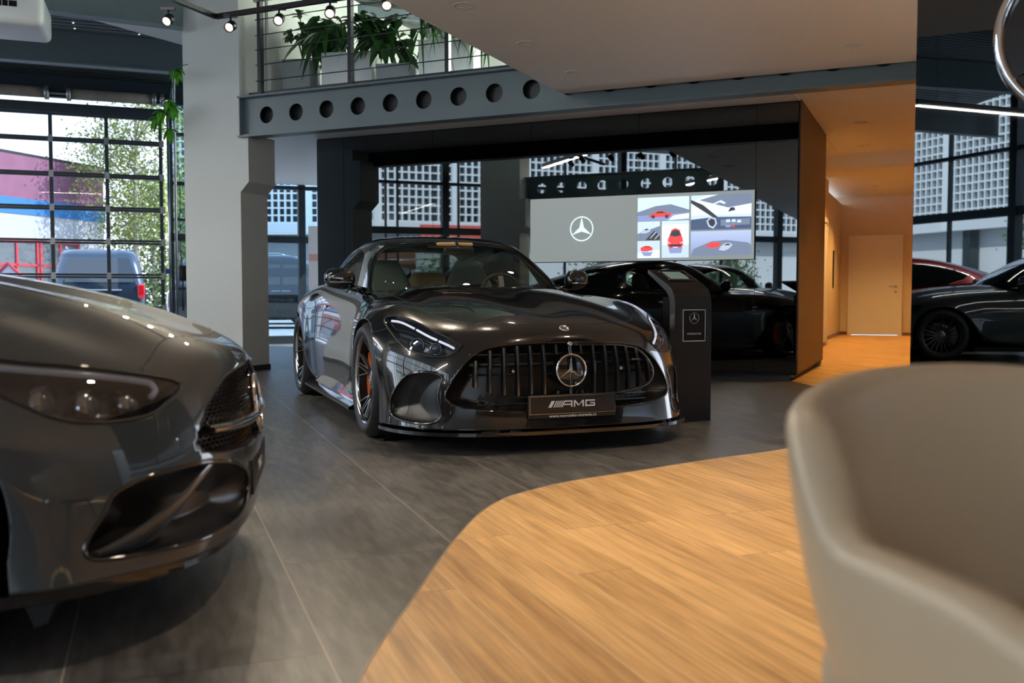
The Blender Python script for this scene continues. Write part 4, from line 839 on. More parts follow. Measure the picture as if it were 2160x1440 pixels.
MB().box(.02, W_-.02, .07, .20, .03, .86, 'black_matt').build('column_body', ks)
sl = math.atan2(.11, .28)
tb = MB(); tb.X = Matrix.Translation((W_/2, .24, 1.003)) @ Matrix.Rotation(sl, 4, 'X')
tb.bbox(-.10, .10, -.085, .085, -.004, .010, 'black_gloss', .004); tb.build('tablet', ks)
M['tablet_scr'] = mat('tablet_screen', (.08, .11, .09), .12, emit=(.10, .14, .11), est=.6)
t2 = MB(); t2.X = tb.X; t2.box(-.078, .070, -.068, .068, .010, .0115, 'tablet_scr').build('tablet_screen', ks)
t3 = MB(); t3.X = tb.X; t3.box(.115, .122, -.10, .10, .003, .010, 'silver').build('light_strip', ks)
fr = MB(); x0, x1, z0, z1 = .055, .235, .555, .775; b = .006
fr.box(x0, x1, -.012, -.001, z0, z0+b, 'silver').box(x0, x1, -.012, -.001, z1-b, z1, 'silver').box(x0, x0+b, -.012, -.001, z0, z1, 'silver').box(x1-b, x1, -.012, -.001, z0, z1, 'silver').build('card_frame', ks)
# bent glass wing behind the card
MB().prism([(.0, 0), (.012, 0), (.02, .03), (.008, .03)], .56, .785, 'clear_glass').build('acrylic_wing', ks).location = (.236, -.03, 0)
MB().box(x0+b, x1-b, -.008, -.001, z0+b, z1-b, 'black_matt').build('card', ks)
mb = MB(); mb.X = Matrix.Translation((.147, -.0085, .715)) @ Matrix.Rotation(-math.pi/2, 4, 'Z'); star_points(mb, .038, 'silver', .002, .13, .07); mb.build('star_logo', ks)
text_mesh('lettering', 'MORAVIA', .019, 'white_print', ks, Matrix.Translation((.147, -.0085, .607)) @ Matrix.Rotation(math.pi/2, 4, 'X'), .0004, sx=1.35)

# ---------------------------------------------------------------- hanging chrome star sign, top right
sg = thing('star_sign', 'large chrome ringed star emblem cut by the upper right corner', 'sign', (1.815, 3.0, 1.705), math.radians(-121))
mb = MB(); star_points(mb, .255, 'chrome', .04, .13, .0, n=96); mb.lathe([(.265+.018*math.cos(t), .035*math.sin(t)) for t in [2*math.pi*i/12 for i in range(13)]], 'chrome', 96, 'x'); mb.build('star_and_ring', sg)
MB().lathe([(0, -.012), (.26, -.012)], 'black_gloss', 64, 'x').build('backing_disc', sg)
MB().tube([(0, 0, .27), (0, 0, 1.08)], .004, 'silver', 6).build('suspension_rod', sg)

# ---------------------------------------------------------------- foreground tub chair
M['leather'] = bumpy(mat('beige_leather', (.44, .355, .245), .36), 260, .12, .002); 

def tub_chair(loc, rotz):
    root = thing('tub_chair', 'beige leather tub chair filling the lower right foreground', 'armchair', loc, rotz)
    plan = []; A, Bk, Fr = .315, .33, .27
    for k in range(9): plan.append((Fr-(Fr)*k/9, -A, 0, -1))
    for k in range(33):
        t = math.pi*k/32; e = .80; c, s = math.sin(t), math.cos(t)
        x, y = -Bk*abs(c)**e, -A*math.copysign(abs(s)**e, s); nx, ny = -c/Bk, -s/A; l = math.hypot(nx, ny); plan.append((x, y, nx/l, ny/l))
    for k in range(1, 10): plan.append(((Fr)*k/9, A, 0, 1))
    def ss(a, b, v): v = max(0, min(1, (v-a)/(b-a))); return v*v*(3-2*v)
    secs = []
    for x, y, nx, ny in plan:
        rim = .612+(.108+.05*(1-min(1, abs(y)/A)**2.4))*ss(-.06, -.18, x)-.02*ss(.1, .27, x)
        sec = []; zb = .30; th = .030
        def off(z): q = (z-zb)/(rim-zb); return .035*(z-.5)*2*(1 if x < 0 else .5)+.0
        for k in range(9):       # outer skin
            z = zb+(rim-th*.6-zb)*k/8; o = off(z)-.09*(1-k/8)**2.2; sec.append((x+nx*(o+th), y+ny*(o+th), z))
        for k in range(1, 8):    # rolled rim
            t = math.pi*k/8; o = off(rim); sec.append((x+nx*(o+th*math.cos(t)), y+ny*(o+th*math.cos(t)), rim-th*.6+th*math.sin(t)))
        for k in range(8, -1, -1):
            z = zb+(rim-th*.6-zb)*k/8; o = off(z)-.09*(1-k/8)**2.2; sec.append((x+nx*(o-th), y+ny*(o-th), z))
        secs.append(sec)
    # rounded arm ends
    def cap(sec, d):
        c = [sum(p[i] for p in sec)/len(sec) for i in range(3)]; out = []
        for q, dx in ((.85, .018), (.45, .030)): out.append([(d*dx+p[0], c[1]+(p[1]-c[1])*q, p[2]-(p[2]-.3)*(1-q)*.12) for p in sec])
        return out
    secs = cap(secs[0], 1)[::-1]+secs+cap(secs[-1], 1)
    n = len(secs[0]); mb = MB(); vs = [p for s_ in secs for p in s_]; fs = [(i*n+j, (i+1)*n+j, (i+1)*n+(j+1) % n, i*n+(j+1) % n) for i in range(len(secs)-1) for j in range(n)]
    mb.add(vs, fs+[tuple(range(n)), tuple(reversed(range((len(secs)-1)*n, len(secs)*n)))], 'leather', True); mb.build('shell', root)
    MB().bbox(-.24, .28, -.27, .27, .36, .47, 'leather', .045, 5).build('seat', root); MB().bbox(-.22, .22, -.22, .22, .27, .36, 'black_matt', .02).build('underframe', root)
    for sx_ in (-1, 1):
        for sy in (-1, 1): MB().tube([(sx_*.16, sy*.17, .28), (sx_*.24, sy*.25, 0)], [.016, .010], 'black_satin', 12).build('leg', root)
    return root
tub_chair((.69, 1.0, 0), math.radians(-76))
# ---------------------------------------------------------------- car kit
def paint(name, base, metal=.0, rough=.25, flake=0):
    m = mat(name, base, rough, metal=metal, coat=1, cior=1.6, spec=.2 if metal < .1 else .5); return m
M['paint_black'] = paint('black_car_paint', (.006, .006, .0065), rough=.18); M['paint_grey'] = paint('graphite_grey_metallic', (.030, .038, .042), .0, .45)
M['paint_red'] = paint('red_car_paint', (.30, .006, .012), .3, .3); M['paint_dark'] = paint('dark_brown_grey_paint', (.018, .015, .012), .3, .3); M['paint_silver'] = paint('silver_car_paint', (.50, .52, .54), .6, .3)
M['car_glass'] = glass_mat('greenish_car_glass', (.80, .88, .83), .04, top=.5); M['dark_glass'] = mat('dark_car_glass', (.004, .006, .006), .03, spec=.8, coat=1)
M['lens'] = glass_mat('headlamp_lens', (.80, .84, .88), .09); M['drl_off'] = mat('unlit_light_strip', (.35, .36, .38), .2, coat=1, emit=(.9, .85, 1), est=.03); M['drl'] = mat('daytime_light_strip', (.8, .8, .85), .25, emit=(.9, .85, 1), est=.55); M['lamp_bowl'] = mat('dark_lamp_bowl', (.055, .062, .072), .2, metal=.7); M['projector'] = mat('projector_glass', (.12, .14, .17), .02, metal=.4, coat=1)
M['rim_dark'] = mat('bronze_black_rim', (.22, .20, .18), .22, metal=.9, coat=.6); M['rim_edge'] = mat('polished_rim_edge', (.42, .40, .38), .12, metal=1); M['caliper'] = mat('orange_brake_caliper', (.75, .12, .015), .3, coat=1); M['disc'] = mat('brake_disc', (.25, .25, .25), .3, metal=1)
M['interior'] = mat('dark_interior', (.02, .018, .016), .6); M['seat_tan'] = bumpy(mat('tan_seat_leather', (.50, .30, .14), .5), 200, .1, .002); M['seat_grey'] = bumpy(mat('grey_green_seat_leather', (.17, .19, .16), .5), 200, .1, .002)
M['tail_red'] = mat('red_tail_lamp', (.60, .01, .015), .15, coat=1, emit=(.6, .01, .02), est=.35); M['mesh_black'] = mat('grille_mesh', (.006, .006, .007), .35); M['plate_black'] = mat('black_plate', (.015, .015, .016), .35)

def region(surf, k, s0, s1, t0, t1, keeps, off=None, side=1):
    """mesh of a patch of a car surface: keeps are functions(S params, P points) -> value, kept where > 0"""
    ns, ntt = int((s1-s0)*k)+1, int((t1-t0)*k)+1
    s, t = np.meshgrid(np.linspace(s0, s1, ns), np.linspace(t0, t1, ntt), indexing='ij'); S = np.stack([s.ravel(), t.ravel()], 1); P = surf.P(S[:, 0], S[:, 1])
    F = [(i*ntt+j, (i+1)*ntt+j, (i+1)*ntt+j+1, i*ntt+j+1) for i in range(ns-1) for j in range(ntt-1)]
    for f in keeps:
        if not F: break
        P, S, F = clip_mesh(P, S, F, f(S, P))
    if off is not None and len(P):
        o = off(S, P)
        P = P-surf.N(S[:, 0], S[:, 1])*(o[:, None] if o.ndim == 1 else 1) if o.ndim == 1 else P+o
    if side < 0: P = P*np.array([1, -1, 1]); F = [tuple(reversed(f)) for f in F]
    return P, S, F
def inside(poly): Q = np.array(poly); return lambda S, P: poly_dist(S, Q)
def outside(poly): Q = np.array(poly); return lambda S, P: -poly_dist(S, Q)
def mirror_poly(h): return [tuple(p) for p in h]+[(s, -t) for s, t in reversed(h) if abs(t) > 1e-6]
def flipn(surf):
    n = surf.N(np.array([7.0]), np.array([1.0]))[0]; return n[2] < 0
def loop(surf, poly, n=5, side=1, off=0.0):
    Q = poly; P = surf.P(Q[:, 0], Q[:, 1]); 
    if off: P = P+surf.outn(Q[:, 0], Q[:, 1])*off
    return [tuple(p*np.array([1, side, 1])) for p in P]
Surf.outn = lambda self, s, t: self.N(s, t)*self.sg
def mk(net):
    f = Surf(net); f.sg = 1.0; n = f.N(np.array([8.0 if f.R > 15 else 4.0]), np.array([1.0]))[0]; f.sg = 1.0 if n[2] > 0 else -1.0; return f
def addreg(mb, surf, k, s0, s1, t0, t1, keeps, m, off=None, sides=(1, -1)):
    for sd in sides:
        o = (lambda S, P: surf.outn(S[:, 0], S[:, 1])*off(S, P)[:, None]) if off else None
        P, S, F = region(surf, k, s0, s1, t0, t1, keeps, o, sd)
        if surf.sg > 0: pass
        else: F = [tuple(reversed(f)) for f in F]
        if len(F): mb.add([tuple(p) for p in P], F, m, True)
def weld(o, d=.0006, solid=None):
    import bmesh
    bm = bmesh.new(); bm.from_mesh(o.data); bmesh.ops.remove_doubles(bm, verts=bm.verts, dist=d); bm.to_mesh(o.data); bm.free()
    if solid: mo = o.modifiers.new('thickness', 'SOLIDIFY'); mo.thickness = solid; mo.offset = -1
    return o
def wheel(parent, c, side, R, wd, rimR, style, m_face='rim_dark', cal=True):
    """wheel root Empty at the hub; local Y is the axle, side=+1 means outward is +Y"""
    r = bpy.data.objects.new('wheel', None); COL.objects.link(r); r.parent = parent; r.location = c
    mb = MB(); h = wd/2; rr = .022
    prof = [(rimR-.004, -h*.86), (rimR+.01, -h*.98), (R*.90, -h), (R-.028, -h*.93), (R-.006, -h*.78), (R, -h*.55), (R, h*.55), (R-.006, h*.78), (R-.028, h*.93), (R*.90, h), (rimR+.01, h*.98), (rimR-.004, h*.86)]
    mb.lathe(prof, 'rubber', 64, 'y')
    for q in (-.42, -.14, .14, .42): mb.lathe([(R+.0008, h*q-.005), (R+.0008, h*q+.005)], 'mesh_black', 64, 'y')
    mb.build('tyre', r)
    y1 = side*h*.90; mb = MB()
    mb.lathe([(rimR, y1), (rimR-.006, y1-side*.004), (rimR-.014, y1-side*.012), (rimR-.016, y1-side*.02)], 'rim_edge' if style == 'gt' else m_face, 64, 'y').lathe([(rimR-.016, y1-side*.02), (rimR-.022, -side*h*.85)], 'black_satin', 64, 'y')
    hub = y1-side*.045
    def spoke(a0, r0, a1, r1, w0, w1, d0, d1, m):
        A = lambda a, q, y: (q*math.cos(a), y, q*math.sin(a)); vs = []
        for a, q, w_, d in ((a0, r0, w0, d0), (a1, r1, w1, d1)):
            da = w_/2/q
            vs += [A(a-da, q, d-side*.020), A(a+da, q, d-side*.020), A(a+da*.5, q, d), A(a-da*.5, q, d)]
        fs = [(0, 3, 7, 4), (3, 2, 6, 7), (2, 1, 5, 6), (1, 0, 4, 5), (4, 7, 6, 5)]
        mb.add(vs, fs, m)
    if style == 'gt':
        for k in range(5):
            a = 2*math.pi*k/5+.32; mid = rimR*.52; g = math.pi/5
            for sg in (-1, 1):
                spoke(a+sg*.16, .045, a+sg*.11, mid, .026, .018, hub, hub-side*.008, m_face)
                spoke(a+sg*.11, mid, a+sg*.30, rimR-.012, .017, .018, hub-side*.008, y1-side*.014, m_face)
                spoke(a+sg*.11, mid, a+sg*.035, rimR-.012, .014, .013, hub-side*.008, y1-side*.014, m_face)
            spoke(a-.13, mid, a+.13, mid, .02, .02, hub-side*.006, hub-side*.006, m_face)
    else:
        for k in range(20): a = 2*math.pi*k/20; spoke(a, .05, a, rimR-.010, .020, .012, hub, y1-side*.010, m_face)
    mb.lathe([(0, hub+side*.006), (.045, hub+side*.004), (.062, hub-side*.006), (.066, hub-side*.03)], m_face, 32, 'y')
    mb.build('rim', r)
    s = MB(); s.X = Matrix.Translation((0, hub+side*.008, 0)) @ Matrix.Rotation(math.pi/2*side, 4, 'Z'); star_points(s, .030, 'silver', .002, .16, .1, n=24); s.build('hub_cap', r)
    MB().lathe([(.10, y1-side*.095), (rimR*.76, y1-side*.095), (rimR*.76, y1-side*.12), (.10, y1-side*.12)], 'disc', 48, 'y').lathe([(0, y1-side*.08), (.10, y1-side*.08), (.10, y1-side*.13)], 'disc', 32, 'y').build('brake_disc', r)
    if cal:
        mb = MB(); vs = []
        for k in range(9):
            a = math.radians(-42+k*10.5)
            if True:
                for q, y in ((rimR*.50, y1-side*.14), (rimR*.50, y1-side*.066), (rimR*.86, y1-side*.066), (rimR*.86, y1-side*.14)): vs.append((-q*math.cos(a), y, q*math.sin(a)))
        fs = [(4*i+j, 4*i+(j+1) % 4, 4*i+4+(j+1) % 4, 4*i+4+j) for i in range(8) for j in range(4)]+[(0, 1, 2, 3), (35, 34, 33, 32)]
        mb.add(vs, fs, 'caliper' if cal == 'orange' else 'disc'); mb.build('brake_caliper', r)
    return r
def gap(mb, surf, pts, r=.0022, sides=(1, -1), m='mesh_black', n=8, smooth=True):
    Q = smooth_poly(pts, n, closed=False) if smooth else np.array(pts, float)
    P = surf.P(Q[:, 0], Q[:, 1])-surf.outn(Q[:, 0], Q[:, 1])*r*.35
    for sd in sides: mb.tube([tuple(p*np.array([1, sd, 1])) for p in P], r, m, 6)
def seat_shell(root, x, y, m, z=.36, h=.78):
    mb = MB(); mb.bbox(x-.28, x+.26, y-.25, y+.25, z-.1, z+.06, m, .05, 4)
    mb.X = Matrix.Translation((x-.30, y, z)) @ Matrix.Rotation(-.26, 4, 'Y')
    secs = []
    for i in range(13):
        q = i/12; hw = .245-.03*q-.115*max(0, (q-.62)/.38)**1.6; zz = .0+h*q; th = .10-.03*q; s_ = []
        for k in range(16): t = 2*math.pi*k/16; s_.append((th*.6*math.sin(t)+.03*abs(math.cos(t))**3, hw*math.copysign(abs(math.cos(t))**.6, math.cos(t)), zz-(.03 if i == 12 else 0)*0))
        secs.append(s_)
    vs = [p for s_ in secs for p in s_]; fs = [(i*16+j, i*16+(j+1) % 16, (i+1)*16+(j+1) % 16, (i+1)*16+j) for i in range(12) for j in range(16)]+[tuple(range(192, 208)), tuple(reversed(range(16)))]
    mb.add(vs, fs, m, True); return mb.build('front_seat', root)
def mirror_pod(root, x, y, side, m, z=.94, s=1.0):
    mb = MB(); secs = []
    for i in range(9):
        q = i/8; a = math.pi*q; sc_ = .55+.45*math.sin(a)**.6 if 0 < i < 8 else .35
        yy = side*(y+.205*q*s); s_ = []
        for k in range(16):
            t = 2*math.pi*k/16; s_.append((x+.065*sc_*math.cos(t)+.01-.05*q, yy, z+.085*sc_*math.copysign(abs(math.sin(t))**.8, math.sin(t))*(1-.15*q)+.01*q))
        secs.append(s_)
    vs = [p for s_ in secs for p in s_]; fs = [(i*16+j, i*16+(j+1) % 16, (i+1)*16+(j+1) % 16, (i+1)*16+j) for i in range(8) for j in range(16)]+[tuple(range(128, 144)), tuple(reversed(range(16)))]
    if side < 0: fs = [tuple(reversed(f)) for f in fs]
    mb.add(vs, fs, m, True); mb.tube([(x-.02, side*(y-.10), z-.09), (x-.01, side*(y+.05), z-.05)], [.03, .022], m, 10)
    o = mb.build('door_mirror', root)
    MB().tube([(x+.062, side*(y+.03), z-.022), (x+.068, side*(y+.12), z-.022), (x+.045, side*(y+.185), z-.018)], .006, 'dark_chrome', 6).build('indicator_strip', o)
    return o

def make_car(spec):
    """builds one car under an Empty; spec gives nets, outlines and details"""
    body, top = mk(spec['body']), mk(spec['top']); k = spec.get('res', 8); paint_ = spec['paint']; root = thing(spec['name'], spec['label'], 'car', spec['loc'], spec['rotz'], spec.get('group'))
    L = spec['wb']; ar = spec.get('arch', .385); R = spec['R']
    def arch(S, P):
        d1 = np.hypot(P[:, 0], P[:, 2]-R)-ar; d2 = np.hypot(P[:, 0]+L, P[:, 2]-R)-ar
        return np.where(np.abs(P[:, 1]) > .55, np.minimum(d1, d2), 1.0)
    def deck(S, P):   # opening under the cabin
        q = ((P[:, 0]-spec['deck'][0])/spec['deck'][1])**4+(P[:, 1]/spec['deck'][2])**4
        return np.where(P[:, 2] > .8, q-1, 1.0)
    holes = [outside(h) for h in spec['holes']]
    mb = MB(); addreg(mb, body, k, 0, body.R-1e-6, 0, body.C-1e-6, [arch, deck]+holes, paint_); o = weld(mb.build('body', root), solid=.012)
    # lower lip, arches, underbody, wells
    mb = MB()
    yo = .60
    mb.box(-L-.85, .55, -.62, .62, .13, .18, 'black_matt').box(-L+.42, -.42, -.88*spec['w'], .88*spec['w'], .13, .19, 'black_matt').box(-L-.75, -L-.42, -.70, .70, .2, .6, 'black_matt')
    for cx_ in (0, -L):
        for sd in (-1, 1): mb.lathe([(ar+.03, sd*.90*spec['w']), (ar+.03, sd*.50), (0, sd*.50)], 'black_matt', 24, 'y', c=(cx_, 0, R), a0=-.3, a1=math.pi+.3)
    mb.build('underbody', root)
    ws = spec['ws']; sw = spec['sw']; rw = spec['rw']
    gm = spec.get('glass', 'car_glass')
    mb = MB(); addreg(mb, top, k*2, 0, top.R-1e-6, 0, top.C-1e-6, [outside(ws), outside(sw), outside(rw)], spec.get('roof', paint_)); weld(mb.build('roof', root), solid=.010)
    for nm, poly in (('windscreen', ws), ('rear_window', rw)):
        mb = MB(); addreg(mb, top, k*2, 0, top.R-1e-6, 0, top.C-1e-6, [inside(poly)], gm, off=lambda S, P: np.full(len(P), -.003)); weld(mb.build(nm, root))
    for sd in (1, -1):
        mb = MB(); addreg(mb, top, k*2, 0, top.R-1e-6, 0, top.C-1e-6, [inside(sw)], gm, off=lambda S, P: np.full(len(P), -.003), sides=(sd,)); mb.build('side_window', root)
    # black border printed round the windscreen
    wsn = np.array(ws); 
    mb = MB(); addreg(mb, top, k*3, 0, 4.2, 0, top.C-1e-6, [inside(ws), lambda S, P: .22-poly_dist(S, wsn)], 'black_satin', off=lambda S, P: np.full(len(P), -.008)); mb.build('windscreen_border', root)
    mb = MB(); lp = smooth_poly([p for p in sw if p[1] < 5.05], 4, closed=False); gap(mb, top, [tuple(p) for p in lp], .005, m=spec.get('trimmat', 'black_gloss'), smooth=False, sides=(1,)); mb.build('window_trim', root)
    mb = MB(); gap(mb, top, [tuple(p) for p in lp], .005, m=spec.get('trimmat', 'black_gloss'), smooth=False, sides=(-1,)); mb.build('window_trim', root)
    for g in (spec.get('gaps') or ()) if k >= 7 else ():
        for sds in ((1,), (-1,)): mb = MB(); gap(mb, body, g, sides=sds, n=5); mb.build('panel_gap', root)
    # headlamps
    hl = spec.get('hl')
    if hl is not None:
        hp = np.array(hl); dep = spec.get('hdep', .075)
        def bowl(S, P): d = poly_dist(S, hp); return -dep*np.clip(d/.35, 0, 1)**.5-.004
        for sd in (1, -1):
            h = bpy.data.objects.new('headlamp', None); COL.objects.link(h); h.parent = root
            mb = MB(); addreg(mb, body, max(k*2, 16), 2.5, 8.5, 1, 7.9, [inside(hl)], 'lamp_bowl', off=bowl, sides=(sd,)); mb.build('lamp_bowl', h)
            mb = MB(); addreg(mb, body, max(k*2, 16), 2.5, 8.5, 1, 7.9, [inside(hl)], 'lens', off=lambda S, P: np.full(len(P), -.001), sides=(sd,)); mb.build('lens', h)
            mb = MB(); mb.tube(loop(body, hp, side=sd, off=-.001), .0045, 'black_satin', 6, closed=True); mb.build('lamp_seal', h)
            for q in spec.get('drl', []):
                Q = smooth_poly(q, 6, closed=False); P = body.P(Q[:, 0], Q[:, 1])-body.outn(Q[:, 0], Q[:, 1])*.016
                MB().tube([tuple(p*np.array([1, sd, 1])) for p in P], spec.get('drl_r', .008), spec.get('drl_m', 'drl'), 8).build('light_strip', h)
            mb = MB()
            for s_, t_, rr_ in spec.get('proj', []):
                p = body.P(np.array([s_]), np.array([t_]))[0]*np.array([1, sd, 1]); n_ = body.outn(np.array([s_]), np.array([t_]))[0]*np.array([1, sd, 1]); c_ = Vector(p-n_*.05); d_ = Vector((.85, .35*sd*.4, .1)).normalized()
                m2 = MB(); mb.X = Matrix.Translation(c_) @ d_.to_track_quat('Z', 'Y').to_matrix().to_4x4()
                mb.lathe([(0, .020), (rr_*.5, .016), (rr_*.85, .004), (rr_, -.006)], 'projector', 24); mb.lathe([(rr_, -.02), (rr_*1.02, .006), (rr_*1.18, .006), (rr_*1.25, -.02)], 'dark_chrome', 24)
            mb.build('projector_lens', h)
    # recesses in the front
    for nm, poly, m_, dp, pw in spec.get('recess', []):
        pp = np.array(poly)
        gr_ = nm == 'grille_recess'
        for sds in (((1, -1),) if gr_ else ((1,), (-1,))):
            mb = MB(); addreg(mb, body, max(k*2, 16), 0, 7, 0 if gr_ else 1, 7.9, [inside(poly)], m_, off=lambda S, P: -dp*np.clip(poly_dist(S, pp)/pw, 0, 1)**.6-.001, sides=sds); q_ = weld(mb.build(nm, root))
            MB().tube(loop(body, pp, side=sds[0], off=-.001), spec.get('lip_r', .006), spec.get('lipmat', 'black_gloss'), 8, closed=True).build('recess_lip', q_)
    # wheels
    for cx_ in (0, -L):
        for sd in (1, -1): wheel(root, (cx_, sd*(spec['track']-spec['tw']/2), R), sd, R, spec['tw'], spec['rimR'], spec['wheel'], cal=spec.get('cal', True))
    for sd in (1, -1): mirror_pod(root, spec['mir'][0], spec['mir'][1], sd, spec.get('mirmat', paint_), spec['mir'][2])
    return root, body, top
# ---------------------------------------------------------------- the black coupe
ws = mirror_poly([(-.6, 0), (-.6, 3.9), (.45, 4.12), (1.9, 3.38), (2.6, 2.95), (2.95, 2.4), (3.05, 1.6), (3.12, .8), (3.14, 0)])
sw = [(1.6, 5.3), (2.2, 4.6), (2.9, 4.03), (3.8, 3.42), (5.0, 3.2), (6.3, 3.25), (7.2, 3.7), (6.9, 4.5), (6.2, 5.3)]
rw = mirror_poly([(7.0, 0), (7.05, 1.6), (7.4, 2.5), (8.6, 2.7), (9.5, 2.3), (9.6, 1.2), (9.62, 0)])
HL = smooth_poly([(6.1, 5.75), (6.35, 5.35), (6.25, 4.8), (5.875, 4.05), (5.2, 3.42), (4.7, 2.92), (4.37, 2.62), (4.1, 2.68), (3.72, 2.92), (3.6, 3.25), (3.6, 3.7), (3.775, 4.3), (4.05, 4.8), (4.5, 5.3), (5.4, 5.75)], 4)
mouth = smooth_poly(mirror_poly([(4.52, 0), (4.48, .9), (4.36, 1.5), (4.12, 1.98), (3.6, 2.36), (2.95, 2.68), (2.1, 3.05), (1.72, 3.0), (1.5, 2.6), (1.38, 2.0), (1.3, 1.2), (1.28, 0)]), 4)
intake = smooth_poly([(2.84, 3.55), (2.78, 4.25), (2.62, 4.78), (2.12, 5.42), (1.45, 6.0), (.80, 6.02), (.50, 5.4), (.38, 4.5), (.42, 3.75), (.75, 3.35), (1.2, 3.26), (1.8, 3.34), (2.3, 3.3), (2.68, 3.2)], 4)
slot = smooth_poly([(2.55, 4.45), (2.45, 4.75), (2.0, 5.25), (1.4, 5.68), (.85, 5.66), (.68, 5.3), (.95, 5.05), (1.5, 5.05), (2.05, 4.7), (2.4, 4.35)], 4)
gt_spec = dict(name='sports_coupe', label='glossy black sports coupe with vertical-bar grille in the centre of the showroom', loc=G(2.185, 5.76), rotz=AG-math.pi/2, body=GT_BODY, top=GT_TOP, paint='paint_black', res=10, wb=2.70, arch=.378, R=.355, w=1.0,
    deck=(-1.9, 1.15, .70), holes=[HL, mouth, intake], ws=ws, sw=sw, rw=rw, hl=HL, hdep=.07, drl=[[(6.1, 5.3), (5.9, 4.75), (5.45, 4.2)], [(5.35, 4.1), (4.9, 3.65), (4.7, 3.4)], [(4.62, 3.32), (4.4, 3.05), (4.2, 2.85)]], drl_r=.007, proj=[(4.45, 4.35, .034), (4.25, 3.55, .028)],
    recess=[('grille_recess', mouth, 'mesh_black', .10, .35), ('side_intake', intake, 'black_satin', .062, 1.1)], lip_r=.007,
    gaps=[[(12.8, 3.6), (10.5, 3.75), (8.8, 3.85), (7.65, 3.7), (6.7, 3.35), (6.32, 2.9), (6.05, 2.3), (5.97, 1.2), (5.93, 0)], [(5.35, 5.76), (5.3, 6.4), (5.35, 7.6)], [(12.2, 4.7), (12.0, 5.5), (12.1, 6.6), (12.35, 7.7)], [(15.9, 4.4), (15.75, 5.5), (15.7, 6.6), (15.3, 7.7)], [(12.35, 7.6), (13.6, 7.7), (15.3, 7.7)]],
    track=.985, tw=.30, rimR=.273, wheel='gt', cal='orange', mir=(-1.0, .825, 0.985))
car, body, top = make_car(gt_spec)
Y1 = np.array([1., 1, 1])
# vertical bars
gr_out = np.array(smooth_poly(mirror_poly([(4.44, 0), (4.40, .9), (4.28, 1.45), (4.02, 1.9), (3.45, 2.22), (2.8, 2.4), (2.35, 2.22), (2.12, 1.75), (2.0, 1.0), (1.95, 0)]), 4))
f = MB(); f.tube(loop(body, gr_out, off=-.012), .010, 'black_gloss', 8, closed=True); f.build('grille_frame', car)
for k in range(-7, 8):
    if k == 0: continue
    yb = k*.0765-math.copysign(.0, k); tt = None
    # find the surface column with this y at grille height, run the bar from lower to upper outline
    ts = np.linspace(-2.39, 2.39, 479); yy = body.P(np.full(479, 3.0), np.abs(ts))[:, 1]*np.sign(ts); t0_ = ts[np.argmin(np.abs(yy-yb))]
    ss = np.linspace(1.9, 4.5, 261); ins = poly_dist(np.stack([ss, np.full(261, t0_)], 1), gr_out) > 0
    if not ins.any(): continue
    sa, sb = ss[ins][0], ss[ins][-1]
    segs = [(sa, sb)] if abs(k) > 1 else [(3.88, sb), (sa, 2.2)]
    for a_, b_ in segs:
        if b_-a_ < .08: continue
        S_ = np.linspace(a_, b_, 14); P = body.P(S_, np.full(14, abs(t0_))); P[:, 1] *= np.sign(t0_)
        if t0_ < 0: P[:, 1] = -np.abs(P[:, 1])
        bow = .018+.012*np.sin(np.pi*(S_-sa)/(sb-sa))
        v0 = P+np.array([-.012, 0, 0])+np.stack([bow*.6, 0*bow, 0*bow], 1); mb = MB(); vs = []
        for p in v0: vs += [(p[0]-.045, p[1]-.008, p[2]), (p[0]-.006, p[1]-.008, p[2]), (p[0], p[1]-.0035, p[2]), (p[0], p[1]+.0035, p[2]), (p[0]-.006, p[1]+.008, p[2]), (p[0]-.045, p[1]+.008, p[2])]
        fs = [(6*i+j, 6*i+j+1, 6*i+7+j, 6*i+6+j) for i in range(13) for j in range(5)]
        mb.add(vs, [f_ for f_ in fs if f_[0] % 6 != 2], 'black_satin'); mb.add(vs, [f_ for f_ in fs if f_[0] % 6 == 2], 'dark_chrome'); mb.build('grille_bar', car)
mb = MB()
for z_ in (.435, .49, .545): mb.tube([(.82, -.56, z_), (.865, -.28, z_), (.875, 0, z_), (.865, .28, z_), (.82, .56, z_)], .006 if z_ != .49 else .013, 'black_satin', 8)
mb.build('grille_crossbar', car)
mb = MB()
for z_ in (.235, .27, .305): mb.tube([(.84, -.52, z_), (.875, 0, z_), (.84, .52, z_)], .005, 'black_satin', 6)
for k in range(-14, 15): mb.tube([(.86-abs(k)*.0016, k*.036, .20), (.86-abs(k)*.0016, k*.036, .33)], .0025, 'black_satin', 5)
mb.build('lower_mesh', car)
st_ = bpy.data.objects.new('star_badge', None); COL.objects.link(st_); st_.parent = car; st_.location = (.938, 0, .455)
mb = MB(); star_points(mb, .086, 'chrome', .014, .15, .0); mb.lathe([(.089+.006*math.cos(t), .010*math.sin(t)) for t in [2*math.pi*i/12 for i in range(13)]], 'chrome', 64, 'x'); mb.build('star', st_)
MB().lathe([(0, -.004), (.086, -.004), (.094, -.012), (.094, -.05)], 'black_gloss', 48, 'x').build('badge_disc', st_)
for y_, z_ in ((-.33, .455), (.33, .455), (.0, .60)):
    MB().lathe([(0, .004), (.006, .003), (.012, .0), (.016, -.02)], 'dark_chrome', 20, 'x', c=(.93-abs(y_)*.08, y_, z_)).build('sensor', car)
